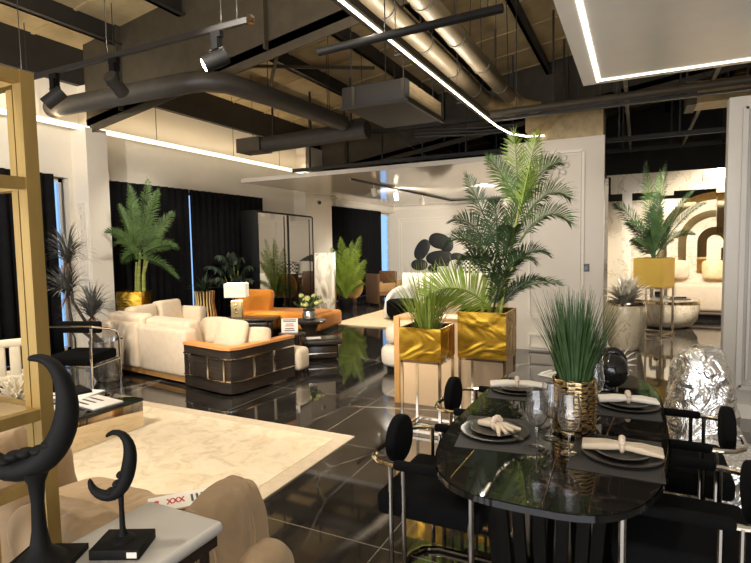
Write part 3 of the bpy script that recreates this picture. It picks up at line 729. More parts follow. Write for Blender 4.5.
def dracaena():
    t=thing('spiky_tree','grey green spiky leaved tree in a silver pot before the left column','plant',(-5.85,4.25,0),YAW)
    m=MB().lathe([(.13,0),(.17,.08),(.19,.35),(.20,.50),(.185,.50),(.17,.44)],28); pt=m.build('pot','silver_pot',t)
    MB().lathe([(.16,.44),(.05,.455),(.01,.457)],16).build('soil','earth',pt)
    random.seed(11)
    heads=[(-.44,.02,1.46,.50),(-.46,.0,1.04,.50),(-.12,-.08,.80,.50)]
    for x,y,z,l in heads:
        MB().tube([(x*.2,y*.2,.44),(x*.9,y*.8,z*.6+.1),(x,y,z)],[.022,.018,.016],8).build('trunk','bark',t)
        f=MB(); g=MB()
        for k in range(120):
            a=random.uniform(0,2*PI); e=random.uniform(.25,1.35)
            d=Vector((math.cos(a)*math.cos(e),math.sin(a)*math.cos(e),math.sin(e)))
            L=l*random.uniform(.75,1.1); p=Vector((x,y,z+random.uniform(-.02,.05)))
            q=p+d*L+Vector((0,0,-.34*math.cos(e)*L))
            blade(f,p,q,.026,.34,6)
        for k in range(22):
            a=random.uniform(0,2*PI); p=Vector((x,y,z)); q=p+Vector((.10*math.cos(a),.10*math.sin(a),-random.uniform(.05,.17)))
            blade(g,p,q,.022,.2,4)
        f.build('leaf_crown','leaf_grey',t,0); g.build('dry_leaves','leaf_rust',t,0)
dracaena()

def sofa():
    t=thing('corner_sofa','large cream corner sofa with dark wood end, its back to the camera','sofa',(-5.0,4.6,0))
    F='sofa_cream'
    # plinth
    p=MB().prism([(-1.36,.03),(.32,-.20),(.40,.62),(-.30,.85),(-.30,1.2),(-1.33,1.2)],.04,.10); p.build('plinth','oak',t,label='orange oak plinth')
    # back run seen from behind: two tilted back panels
    def pan(x0,x1,y0,y1,z0,z1,d):
        m=MB(); v=Vector((x1-x0,y1-y0,0)); a=math.atan2(v.y,v.x); L=v.length
        m.box((x0+x1)/2-math.sin(a)*d/2,(y0+y1)/2+math.cos(a)*d/2,(z0+z1)/2,L-.012,d,z1-z0,a,bev=.05,seg=4); return m
    pan(-1.46,-.62,.00,-.11,.10,.67,.20).build('back_panel',F,t)
    pan(-.60,.34,-.115,-.23,.10,.66,.20).build('back_panel',F,t)
    def cush(x,y,z,sx,sy,sz,rz,tx=0,ty=0):
        m=MB(); m.box(x,y,z,sx,sy,sz,R(rz),.055,4,Matrix.Rotation(R(tx),4,'X')@Matrix.Rotation(R(ty),4,'Y')); m.build('back_cushion',F,t,60)
    cush(-1.0,.15,.56,.80,.20,.42,-7,10); cush(-.13,.05,.56,.86,.20,.38,-7,10)
    MB().b2((-1.25,.1,.12),(.28,.95,.42),bev=.06,seg=3).build('seat',F,t)
    MB().b2((-1.47,.04,.10),(-1.24,1.25,.66),bev=.05,seg=4).build('back_panel',F,t)
    MB().b2((-1.2,.5,.12),(-.35,1.25,.42),bev=.06,seg=3).build('seat',F,t)
    cush(-1.16,.44,.63,.20,.42,.40,0,0,-10); cush(-1.15,.88,.65,.20,.42,.42,0,0,-10); cush(-.95,1.16,.58,.42,.18,.34,0,-8)
    # dark wood end: L shaped low wall with bright lines and an orange leather rail
    def wall(off,z0,z1,th=.09):
        o=[(.33,-.235),(1.00,-.355),(1.11,-.335),(1.17,-.25),(1.28,.60)]
        def offs(d):
            r=[]
            for i,p in enumerate(o):
                a=Vector(o[max(i-1,0)]); b=Vector(o[min(i+1,len(o)-1)]); n=(b-a).normalized(); r.append((p[0]+n.y*d,p[1]-n.x*d))
            return r
        A=offs(off); B=offs(off-th); return MB().prism(A+B[::-1],z0,z1)
    wall(.0,0.03,.50).build('wood_end','ebony',t)
    wall(.012,.505,.535,.125).build('leather_rail','orange_leather',t)
    for z in (.40,.155):
        wall(.012,z,z+.016,.014).build('chrome_line','chrome_warm',t)
    for (x,y) in ((.45,-.26),(.78,-.318),(1.195,-.05),(1.24,.25),(1.05,-.36)):
        MB().b2((x-.010,y-.016,.16),(x+.010,y+.014,.41)).build('chrome_strut','chrome_warm',t)
    wall(-.095,.12,.46,.10).build('inner_upholstery',F,t)
    MB().b2((.30,-.12,.12),(1.12,.70,.40),bev=.06,seg=3).build('seat',F,t)
    MB().b2((1.0,.62,.08),(1.34,.86,.36),bev=.06,seg=3).build('seat_front',F,t)
    # loose pillows (they rest on the seat)
    def pil(x,y,z,s,rx,rz,l,mt='pillow_cream'):
        m=MB(); m.sell(0,0,0,s,.085,s*.80,.36,1.0,nz=.02)
        o=m.build('throw_pillow',mt,None,80); tag(o,l,'pillow','throw pillows on the corner sofa')
        o.location=(x,y,z); o.rotation_euler=(R(rx),0,R(rz))
    pil(-4.66,4.87,.585,.21,-22,15,'cream throw pillow leaning left, between the sofa back and the middle pillow')
    pil(-4.24,4.68,.57,.25,-18,-6,'plump cream throw pillow with pointed corners above the dark wood end')
    pil(-3.96,4.80,.54,.17,-14,20,'small cream throw pillow nearest the orange rail corner')
sofa()

def palms():
    # tall palm in gold pot
    t=thing('potted_palm','tall green palm in a square gold pot in front of the black curtain','plant',(-7.02,6.08,0),YAW)
    ox,oz=-.40,.0
    MB().b2((ox-.25,-.2,.0),(ox+.22,.2,.55),bev=.01).build('pedestal','black_matte',t)
    MB().b2((ox-.20,-.20,.555),(ox+.21,.20,.93),bev=.01).build('pot','gold_wavy',t,label='square gold mirror pot')
    random.seed(5)
    st=MB()
    for k,(dx,dy,tx,tz) in enumerate(((0,0,.03,1.55),(.06,.05,.09,1.5),(-.05,.03,-.05,1.4),(.10,-.05,.17,1.42))):
        MB().tube([(ox+.08+dx,dy,.9),(ox+.09+dx,dy,1.2),(ox+.10+tx,dy,tz)],[.032,.026,.016],8).build('stem','stem',t)
    tips=[(-.41,2.62,0),(-.10,2.72,.1),(.17,2.52,-.1),(-.68,2.33,.1),(-.74,1.90,-.2),(-.70,1.42,.2),(.52,1.14,-.2),(.35,1.64,.2),(.26,2.2,.3),(-.22,2.46,-.3),(.05,1.95,.5),(-.5,1.7,-.5)]
    for u,z,v in tips:
        m=MB(); frond(m,(ox+.10+random.uniform(-.05,.08),v*.1,1.45),(u*.86-.05,max(-.3,min(.3,v)),z),.22 if z<2 else .1,.215,40,.16,.017,.22,56,None,(0,.75,.66))
        m.build('frond','leaf_palm',t,0)
    # palm by the slab painting
    t=thing('potted_palm','bushy yellow green palm in a dark pot beside the pale swirl slab','plant',(-6.6,11.2,0),YAW)
    MB().lathe([(.15,0),(.20,.2),(.19,.30),(.16,.29)],20,.15,0,0).build('pot','black_matte',t)
    for u,z,v in [(.53,1.79,0),(.32,1.66,.1),(-.17,1.53,0),(-.30,1.10,-.1),(.64,1.22,-.1),(.56,.70,-.2),(-.30,.58,.1),(.06,1.76,-.1),(.2,1.5,-.3),(.45,1.45,-.2),(-.05,1.3,-.3),(.3,1.2,-.35),(.62,.95,.1),(-.2,.85,-.2)]:
        m=MB(); frond(m,(.16,0,.30),(u,v,z),.14,.24,42,.16,.017,.30,58,None,(0,.75,.66)); m.build('frond','leaf_bright',t,0)
    # dark fan plant near the lamp
    t=thing('potted_plant','dark green plant with drooping fan leaves behind the table lamp','plant',(-7.38,8.34,0),YAW)
    MB().lathe([(.16,0),(.2,.35),(.21,.42),(.17,.41)],20).build('pot','black_matte',t)
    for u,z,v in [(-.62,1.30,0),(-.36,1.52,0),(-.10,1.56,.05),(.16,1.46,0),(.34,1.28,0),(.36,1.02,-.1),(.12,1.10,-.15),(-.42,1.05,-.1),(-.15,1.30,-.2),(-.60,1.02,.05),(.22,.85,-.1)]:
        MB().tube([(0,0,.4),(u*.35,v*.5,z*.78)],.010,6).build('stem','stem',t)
        m=MB(); frond(m,(u*.35,v*.5,z*.78),(u,v,z-.10),.16,.20,22,.05,.030,.75,75); m.build('fan_leaf','leaf_deep',t,0)
    # ribbed bronze stand with dark silvery plant
    t=thing('plant_stand','bronze ribbed waisted stand holding a dark silvery plant by the curtain','stand',(-7.14,7.22,0),YAW)
    b=MB()
    for k in range(18):
        a=2*PI*k/18; b.tube([(.24*math.cos(a),.20*math.sin(a),.0),(.15*math.cos(a),.13*math.sin(a),.62),(.17*math.cos(a),.15*math.sin(a),.82)],.020,6)
    b.build('ribbed_body','stand_bronze',t)
    MB().lathe([(.13,0),(.12,.6),(.14,.80)],18).build('core','black_matte',t)
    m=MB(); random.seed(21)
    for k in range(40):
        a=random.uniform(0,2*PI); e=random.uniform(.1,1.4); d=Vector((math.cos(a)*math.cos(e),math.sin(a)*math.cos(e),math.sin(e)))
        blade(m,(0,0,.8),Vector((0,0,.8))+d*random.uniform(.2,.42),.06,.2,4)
    m.build('leaves','leaf_deep',t,0)
palms()

def lamp_and_tables():
    t=thing('side_cabinet','low dark wood side table with rounded top under the table lamp','table',(-6.13,7.2,0),YAW)
    MB().box(.05,.1,.165,.84,.5,.33,bev=.06,seg=4).build('body','smoked_wood',t)
    MB().box(.05,.1,.347,.92,.58,.03,bev=.012).build('tabletop','ebony',t)
    MB().b2((.36,-.17,.02),(.385,-.14,.33)).b2((-.30,-.17,.02),(-.275,-.14,.33)).build('chrome_line','chrome',t)
    t=thing('table_lamp','table lamp with square white shade and cream carved body','lamp',(-6.29,7.12,.3635),YAW)
    MB().b2((-.10,-.07,0),(.10,.07,.02)).build('base','chrome_warm',t)
    MB().b2((-.095,-.06,.02),(.095,.06,.32),bev=.008).build('body','lamp_body',t); lb=t.children[-1]
    k=MB()
    for z in (.10,.17,.24): k.sell(0.0,-.062,z,.016,.006,.016,1,1)
    k.build('carved_knob','gold_pale',lb)
    MB().tube([(0,0,.32),(0,0,.42)],.012,8).build('neck','chrome_warm',t)
    s=MB(); o=[(-.185,-.13),(.185,-.13),(.185,.13),(-.185,.13)]; i=[(x*.985,y*.985) for x,y in o]
    vs=[(x,y,z) for z in (.38,.62) for x,y in o]+[(x,y,z) for z in (.38,.62) for x,y in i]
    s.pts(vs,[(k,(k+1)%4,4+(k+1)%4,4+k) for k in range(4)]+[(8+k,8+(k+1)%4,12+(k+1)%4,12+k) for k in range(4)]+[(k,(k+1)%4,8+(k+1)%4,8+k) for k in range(4)]+[(4+k,4+(k+1)%4,12+(k+1)%4,12+k) for k in range(4)])
    s.build('lamp_shade','shade',t)
    # orange sofa
    t=thing('orange_sofa','orange velvet sofa with low back in front of the mirrored wardrobe','sofa',(-6.15,8.12,0),R(5))
    MB().b2((-.75,-.25,.06),(1.0,.75,.36),bev=.07,seg=4).build('seat','orange_velvet',t)
    MB().b2((-.80,-.40,.10),(.95,-.20,.42),bev=.06,seg=4).build('low_back','orange_velvet',t)
    MB().b2((.78,-.38,.10),(.95,.45,.40),bev=.06,seg=4).build('arm','orange_velvet',t)
    m=MB(); m.box(-.46,-.10,.56,.78,.20,.48,0,.07,4,Matrix.Rotation(R(-10),4,'X')); m.build('back_cushion','orange_velvet',t)
    MB().b2((-.7,-.25,0.0),(.95,.65,.06)).build('plinth','smoked_wood',t)
    # small round tables
    t=thing('round_side_table','small dark round table carrying the printed sign','table',(-4.12,5.72,0))
    MB().lathe([(.17,.42),(.18,.425),(.18,.45),(.17,.455)],28).build('tabletop','ebony',t)
    MB().lathe([(.11,0),(.11,.22),(.10,.42)],20).build('base','smoked_wood',t)
    MB().lathe([(.114,.17),(.114,.22)],20).build('copper_band','orange_leather',t)
    p=thing('sign_card','white printed sign card standing on the small round table','sign',(-4.16,5.72,.4555),YAW)
    a=Matrix.Rotation(R(-10),4,'X')
    cd1=MB(a).b2((-.11,-.004,0),(.11,.004,.19)).build('card','paper',p)
    l=MB(a)
    for k,(w,z) in enumerate(((.09,.165),(.085,.145),(.06,.05),(.07,.025))): l.b2((-w,-.0055,z),(w,-.004,z+.011))
    l.build('dark_print','ink_dark',cd1)
    l=MB(a)
    for k,(w,z) in enumerate(((.05,.11),(.06,.085))): l.b2((-w,-.0055,z),(w,-.004,z+.012))
    l.build('red_print','ink_red',cd1)
    MB().bar((0,.015,.004),(0,.06,.004),.08,.006).build('foot','paper',p)
    t=thing('round_side_table','taller dark round table with a flared rim under the flower vase','table',(-4.60,6.85,0))
    MB().lathe([(.24,.41),(.265,.425),(.27,.445),(.26,.455)],32).build('tabletop','ebony',t)
    MB().lathe([(.16,0),(.13,.10),(.10,.28),(.16,.41)],20).build('base','smoked_wood',t)
    t=thing('flower_vase','glass vase of pale yellow and green flowers on the dark round table','vase',(-4.62,6.88,.4555),YAW)
    MB().lathe([(.085,0),(.105,.02),(.11,.09),(.09,.14),(.10,.16),(.095,.16),(.085,.14),(.1,.09),(.095,.03),(.001,.02)],24,cap=False).build('vase','silver_pot',t)
    random.seed(8); f=MB(); g=MB()
    for k in range(30):
        a=random.uniform(0,2*PI); e=random.uniform(.1,1.5); rr=random.uniform(.08,.2)
        p=Vector((rr*math.cos(a)*math.cos(e)*1.15,rr*math.sin(a)*math.cos(e),.22+rr*math.sin(e)*1.0))
        if k%5<2: f.sell(*p,.045,.045,.035,1,1,nu=10,nv=6,nz=.3,seed=k)
        g.tube([(0,0,.12),p],.004,4)
        blade(g,p*.8,p+Vector((.06*math.cos(a),.06*math.sin(a),.04)),.05,.1,3); blade(g,p*.9,p+Vector((-.05*math.sin(a),.05*math.cos(a),.03)),.05,.1,3)
    f.build('flowers','flower',t,60); g.build('leaves','leaf_green',t,0)
    o=tag(MB().box(-.0,0,.006,.20,.13,.012,bev=.002).build('booklet','paper'),'white booklet on the low dark coffee table near the sofa','booklet'); o.location=(-4.10,6.20,.3015); o.rotation_euler=(0,0,R(40))
    t=thing('low_coffee_table','low dark wood block coffee table with rounded end beyond the sofa','table',(-4.02,6.28,0),R(38))
    MB().box(0,0,.265,.56,.40,.07,bev=.02,seg=3).build('tabletop','ebony',t)
    MB().box(0,0,.125,.46,.30,.21,bev=.04,seg=3).build('body','smoked_wood',t)
    MB().b2((-.2,-.152,.10),(.2,-.148,.115)).build('metal_line','chrome_warm',t)
    MB().box(0,0,.010,.4,.22,.02).build('plinth','black_matte',t)
lamp_and_tables()

def bedroom():
    t=thing('wardrobe','tall mirrored wardrobe with two dark glass doors by the black curtain','wardrobe',(-7.28,10.06,0),R(8))
    MB().b2((-.40,-1.34,.0),(-.02,1.34,2.38),bev=.004).build('body','black_frame',t)
    for y0,y1 in ((-1.33,-.02),(.02,1.33)):
        d=MB().b2((-.018,y0,.05),(.0,y1,2.35)).build('door','mirror_dark',t,label='dark mirrored door')
        f=MB()
        for y in (y0,y1): f.bar((.003,y,.05),(.003,y,2.35),.012,.035)
        f.bar((.003,y0,2.345),(.003,y1,2.345),.012,.02)
        yy=y1-.16 if y0<-.5 else y1-.2
        f.bar((.004,yy,.08),(.004,yy,2.3),.010,.018)
        f.build('door_frame','black_frame',d)
    t=thing('art_slab','tall stone slab with pale swirls leaning by the column','picture',(-6.60,9.84,0),YAW)
    MB().b2((.15,0,.02),(.58,.05,1.46),bev=.003).build('panel','art_slab',t)
    MB().b2((.13,-.01,0),(.61,.06,.02)).b2((.585,-.01,0),(.61,.06,1.47)).build('edge_frame','chrome_warm',t)
    # bed
    t=thing('bed','white upholstered bed with tall headboard under the pebble artwork','bed',(-4.75,14.5,0))
    MB().b2((-1.45,2.65,.0),(1.5,2.85,.84),bev=.04,seg=3).build('headboard','white_linen',t)
    MB().b2((-1.05,-.42,.05),(1.05,2.64,.34),bev=.05,seg=3).build('bed_base','white_linen',t)
    MB().b2((-1.35,-.62,.0),(1.4,-.42,.80),bev=.05,seg=3).build('footboard','white_linen',t)
    MB().b2((-1.02,.34,.345),(1.02,2.62,.56),bev=.08,seg=4).build('mattress','white_linen',t)
    m=MB(); m.sell(0,1.1,.56,1.06,.85,.06,.6,.3,nz=.05); m.build('duvet','white_linen',t,80)
    for x,mt,l,y in ((-.62,'white_linen','plain white bed pillow on the left against the headboard',17.0),(.55,'white_linen','plain white bed pillow on the right against the headboard',17.0),(-.1,'check_fabric','black and white checked pillow at the middle of the bed',16.75)):
        m=MB(); m.sell(0,0,0,.36,.11,.25,.36,1); o=m.build('bed_pillow',mt,None,80); tag(o,l,'pillow','pillows on the bed'); o.location=(-4.75+x,y,.825); o.rotation_euler=(R(-22),0,0)
    t=thing('pebble_artwork','black balanced pebbles artwork on the pale bedroom wall','wall art',(-6.05,17.43,1.16))
    for (x,z,a,b,rt) in ((-.80,.27,.40,.25,-58),(-.15,.56,.40,.27,14),(.12,.42,.24,.26,0),(-.16,-.02,.50,.25,-4),(-.91,-.27,.32,.20,0),(.70,-.24,.55,.30,30),(.1,-.40,.7,.22,0)):
        m=MB(); m.sell(x,0,z,a,.028,b,.9,.85,Matrix.Rotation(R(rt),4,'Y'),28,12); m.build('pebble','pebble',t,60)
    # chairs near the bedroom window
    t0=None
    for (x,y,a,l) in ((-6.2,12.75,150,'tan leather armchair with high brown back nearest the palm'),(-6.55,14.3,170,'tan leather chair farther back by the bedroom window gap')):
        t=thing('leather_armchair',l,'chair',(x,y,0),R(a),'tan chairs by the bedroom window')
        MB().box(0,0,.34,.60,.58,.16,bev=.04,seg=3).build('seat','tan_leather',t)
        MB().box(0,.28,.45,.62,.08,.80,bev=.035,seg=3).build('backrest','walnut',t)
        for s in (-1,1): MB().box(s*.31,.02,.48,.06,.52,.24,bev=.02).build('arm','tan_leather',t)
        for sx in (-.25,.25):
            for sy in (-.24,.24): MB().tube([(sx,sy,.27),(sx,sy,0)],.02,8).build('leg','walnut',t)
    t=thing('round_wood_panel','round orange wood table end standing behind the yellow green palm','table',(-6.75,11.72,0),YAW)
    MB(Matrix.Translation((.15,0,.55))@Matrix.Rotation(R(90),4,'X')).lathe([(.30,-.03),(.33,-.02),(.33,.02),(.30,.03)],32).build('round_panel','oak',t)
    MB().b2((.0,-.05,0),(.30,.05,.24)).build('foot','walnut',t)
    # white curved armchair and boucle bench
    t=thing('curved_armchair','white curved armchair with black seat at the near end of the bedroom rug','armchair',(-4.45,10.2,.0225),R(-5))
    m=MB()
    def fn(u,v):
        a=R(-20+220*u); r=.40+.03*math.sin(PI*v); h=.02+(.30+.42*math.sin(PI*u)**.7)*v
        return (r*math.cos(a),r*math.sin(a),h)
    o=MB().sheet(fn,28,6).build('wrap_back','white_linen',t,80); s=o.modifiers.new('t','SOLIDIFY'); s.thickness=.09
    MB().lathe([(.33,.08),(.36,.16),(.36,.38),(.32,.42),(.001,.43)],28).build('seat','black_velvet',t)
    MB().lathe([(.3,.022),(.3,.09)],20).build('plinth','black_matte',t)
    t=thing('boucle_bench','white boucle bench of two stacked rolls, left of the gold planter','bench',(-2.52,6.35,0),R(0))
    m=MB(); m.sell(0,0,.19,.44,.46,.155,.45,.4,nz=.02); m.build('lower_cushion','boucle',t,80)
    m=MB(); m.sell(0.03,0,.465,.41,.44,.13,.45,.4,nz=.02); m.build('upper_cushion','boucle',t,80)
    MB().b2((-.34,-.34,0),(.34,.34,.05)).build('plinth','black_matte',t)
bedroom()
# ================================================================== MIDDLE: PLANTERS
def planters():
    t=thing('console_cabinet','peach satin cabinet with an oak side edge standing behind the gold planters','cabinet',(-1.6,4.95,0))
    MB().b2((-.54,-.14,.0),(.53,.16,.86),bev=.004).build('body','peach_satin',t)
    MB().b2((-.60,-.16,.0),(-.541,.18,.885),bev=.003).build('side_panel','oak',t)
    MB().b2((-.54,-.15,.861),(.54,.17,.885)).build('top','oak',t)
    def stand(t,s,h,ph):
        w=.022; a=s/2-.011
        for x in (-a,a):
            for y in (-a,a): MB().b2((x-w/2,y-w/2,0),(x+w/2,y+w/2,h)).build('leg','chrome_warm',t)
        for z in (.03,h-.011):
            f=MB()
            for p,q in (((-a,-a),(a,-a)),((a,-a),(a,a)),((a,a),(-a,a)),((-a,a),(-a,-a))): f.bar((p[0],p[1],z),(q[0],q[1],z),w)
            f.build('stand_rail','chrome_warm',t)
        b=MB(); k=s/2+.004; i=k-.012
        o=[(-k,-k),(k,-k),(k,k),(-k,k)]; n=[(-i,-i),(i,-i),(i,i),(-i,i)]
        z0,z1=h,h+ph
        vs=[(x,y,z0) for x,y in o]+[(x,y,z1) for x,y in o]+[(x,y,z1) for x,y in n]+[(x,y,z1-.06) for x,y in n]
        b.pts(vs,[(3,2,1,0)]+[(k,(k+1)%4,4+(k+1)%4,4+k) for k in range(4)]+[(4+k,4+(k+1)%4,8+(k+1)%4,8+k) for k in range(4)]+[(8+k,8+(k+1)%4,12+(k+1)%4,12+k) for k in range(4)])
        pt=b.build('pot','gold_wavy',t,20,label='square gold pot with wavy reflections')
        MB().b2((-i,-i,z1-.062),(i,i,z1-.06)).build('soil','earth',pt)
    t=thing('planter','gold planter on chrome legs with tall yellow green grass','plant',(-1.61,4.20,0))
    stand(t,.36,.635,.275)
    g=MB(Matrix.Rotation(YAW,4,'Z')); random.seed(4)
    for k in range(170):
        a=random.uniform(0,2*PI); r=random.uniform(0,.11); e=random.uniform(0,1)**.8
        p=Vector((r*math.cos(a),r*math.sin(a),.86)); L=random.uniform(.36,.66)
        th=R(4+42*e); q=p+Vector((math.cos(a)*math.sin(th)*1.0,math.sin(a)*math.sin(th)*.7,math.cos(th)))*L
        blade(g,p,q,.013,.06,4)
    g.build('grass_blades','leaf_yellow',t,0,stuff=True)
    t=thing('planter','taller gold planter on chrome legs with a big many fronded palm','plant',(-1.18,4.56,0))
    stand(t,.41,.62,.40)
    random.seed(9); Q=Matrix.Rotation(YAW,4,'Z')
    st=MB(Q)
    for (u,v,z,u0) in ((.30,.05,1.95,.08),(-.02,-.02,1.55,-.05),(.12,.1,1.6,.02),(.25,-.05,1.5,.1)): st.tube([(u0,v*.5,.95),(u0*.5+u*.4,v,1.25),(u,v,z)],[.016,.014,.010],8)
    st.build('stem','stem',t)
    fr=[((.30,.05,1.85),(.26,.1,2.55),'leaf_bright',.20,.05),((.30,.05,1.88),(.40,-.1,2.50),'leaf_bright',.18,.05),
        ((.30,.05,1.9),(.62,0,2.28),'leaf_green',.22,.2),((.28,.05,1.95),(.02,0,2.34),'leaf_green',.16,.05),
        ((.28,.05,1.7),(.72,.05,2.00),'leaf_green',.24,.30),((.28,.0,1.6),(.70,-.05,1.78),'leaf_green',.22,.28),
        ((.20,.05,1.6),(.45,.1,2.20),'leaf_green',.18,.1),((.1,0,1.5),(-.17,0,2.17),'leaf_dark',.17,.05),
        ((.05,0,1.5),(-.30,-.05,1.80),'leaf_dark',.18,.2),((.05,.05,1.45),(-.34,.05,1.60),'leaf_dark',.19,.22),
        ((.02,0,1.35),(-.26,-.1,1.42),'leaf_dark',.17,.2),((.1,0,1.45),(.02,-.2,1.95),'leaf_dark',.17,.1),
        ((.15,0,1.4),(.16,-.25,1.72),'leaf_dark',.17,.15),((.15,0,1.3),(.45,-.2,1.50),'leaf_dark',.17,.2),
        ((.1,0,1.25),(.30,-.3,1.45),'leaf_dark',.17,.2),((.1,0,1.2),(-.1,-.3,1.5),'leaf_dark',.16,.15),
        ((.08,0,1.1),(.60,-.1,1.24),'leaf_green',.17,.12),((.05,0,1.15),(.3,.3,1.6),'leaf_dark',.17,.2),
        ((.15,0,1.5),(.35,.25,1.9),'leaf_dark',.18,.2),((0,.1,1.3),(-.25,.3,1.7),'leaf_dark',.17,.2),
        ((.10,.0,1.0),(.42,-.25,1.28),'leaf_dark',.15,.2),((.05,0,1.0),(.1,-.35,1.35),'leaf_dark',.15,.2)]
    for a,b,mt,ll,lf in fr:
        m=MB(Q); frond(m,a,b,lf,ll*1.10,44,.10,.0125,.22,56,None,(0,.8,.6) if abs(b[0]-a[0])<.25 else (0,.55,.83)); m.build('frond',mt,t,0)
    # bright drooping frond falling left over the smaller planter
    m=MB(Q); frond(m,(.02,-.04,1.03),(-.56,-.12,1.15),.26,.30,56,.02,.017,.05,74,None,(0,1,.12)); m.build('frond','leaf_bright',t,0)
planters()

# ================================================================== DINING
TX,TY=-.325,2.72
def sup(a,b,e,n=64,cx=0,cy=0):
    r=[]
    for k in range(n):
        t=2*PI*k/n; c,s=math.cos(t),math.sin(t)
        r.append((cx+a*math.copysign(abs(c)**e,c),cy+b*math.copysign(abs(s)**e,s)))
    return r
def dining_table():
    t=thing('dining_table','long black glossy stone dining table with rounded ends and slatted base','table',(TX,TY,0))
    A,B,E=.455,1.035,.62
    MB().prism(sup(A,B,E),.728,.75).build('tabletop','table_stone',t,30)
    rim=MB(); o=sup(A+.004,B+.004,E); i=sup(A-.004,B-.004,E); n=len(o)
    vs=[(x,y,.7255) for x,y in o]+[(x,y,.748) for x,y in o]+[(x,y,.7255) for x,y in i]+[(x,y,.748) for x,y in i]
    rim.pts(vs,[(k,(k+1)%n,n+(k+1)%n,n+k) for k in range(n)]+[(k,(k+1)%n,2*n+(k+1)%n,2*n+k) for k in range(n)]); rim.build('edge_rim','black_gloss',t,30)
    for pts,mt in ((((.061,-1.015),(.046,-.52)),'bronze_inlay'),(((.199,-.985),(.202,-.67)),'bronze_inlay'),(((.412,-.655),(.448,-.32)),'bronze_inlay'),(((.215,-.235),(.237,.04)),'bronze_inlay'),(((-.274,-.93),(-.266,-.66)),'gold_inlay')):
        MB().bar((pts[0][0],pts[0][1],.7503),(pts[1][0],pts[1][1],.7503),.0012,.008 if mt=='gold_inlay' else .014).build('inlay_line',mt,t)
    # base: fans of flat black slats
    for cy in (-.52,.52):
        for k in range(7):
            a=R(-60+20*k)
            for s in (-1,):
                x=.26*math.sin(a); y=cy+s*.20*math.cos(a)*(1 if cy<0 else -1)
                MB().bar((x*.75,cy+(y-cy)*.4,.0),(x,y,.727),.045,.03).build('leg','black_gloss',t)
    MB().prism(sup(.25,.75,.7,40),.0,.02).build('base_plate','black_gloss',t)
dining_table()

def dining_chair():
    t=thing('dining_chair','','chair',(0,0,0),0,'black velvet chairs round the dining table')
    V='black_velvet'
    MB().box(.0,0,.468,.47,.50,.105,bev=.03,seg=4).build('seat',V,t)
    m=MB(); m.sell(-.225,0,.678,.112,.120,.030,.4,1.0,Matrix.Rotation(R(90),4,'Y'),32,14); bk=m.build('backrest',V,t,80)
    P=[(.22,-.255,.655),(-.16,-.255,.655)]+[(-.16-.12*math.sin(R(a)),-.255+.12*(1-math.cos(R(a))),.655) for a in (30,60,90)]
    P+=[(x,-y,z) for x,y,z in P[::-1]]
    ar=MB().tube(P,.012,8).build('arm_rail','chrome_warm',t)
    for s in (-1,1):
        MB().box(.04,s*.255,.66,.36,.042,.040,bev=.015,seg=3).build('arm_pad',V,ar,label='padded black velvet arm')
        for x in (-.155,-.095): MB().tube([(x,s*.258,.012),(x,s*.258,.655)],.010,8).build('rear_leg','chrome_dark',t)
        MB().tube([(.20,s*.258,.012),(.20,s*.258,.655)],.014,8).build('front_leg','chrome_dark',t)
    MB().tube([(.24,-.258,.016),(-.12,-.258,.016),(-.20,-.22,.016),(-.24,-.14,.016),(-.24,.14,.016),(-.20,.22,.016),(-.12,.258,.016),(.24,.258,.016)],.015,8).build('floor_loop','chrome_warm',t)
    MB().b2((-.285,-.03,.645),(-.248,.03,.668)).build('back_bracket','chrome_dark',bk)
    return t
def chairs():
    L=[(-.785,2.25,0,'black velvet chair with round back pad, near left side of the dining table'),
       (-.775,3.04,0,'second black velvet chair farther along the left side of the dining table'),
       (.165,2.27,180,'nearest black velvet chair on the right of the dining table, cut by the picture edge'),
       (.175,2.99,180,'black velvet chair on the right of the table in front of the crinkled silver chair')]
    c0=dining_chair()
    for i,(x,y,a,l) in enumerate(L):
        if i==0: c0.location=(x,y,0); c0['label']=l
        else: dup(c0,(x,y,0),R(a),l)
chairs()

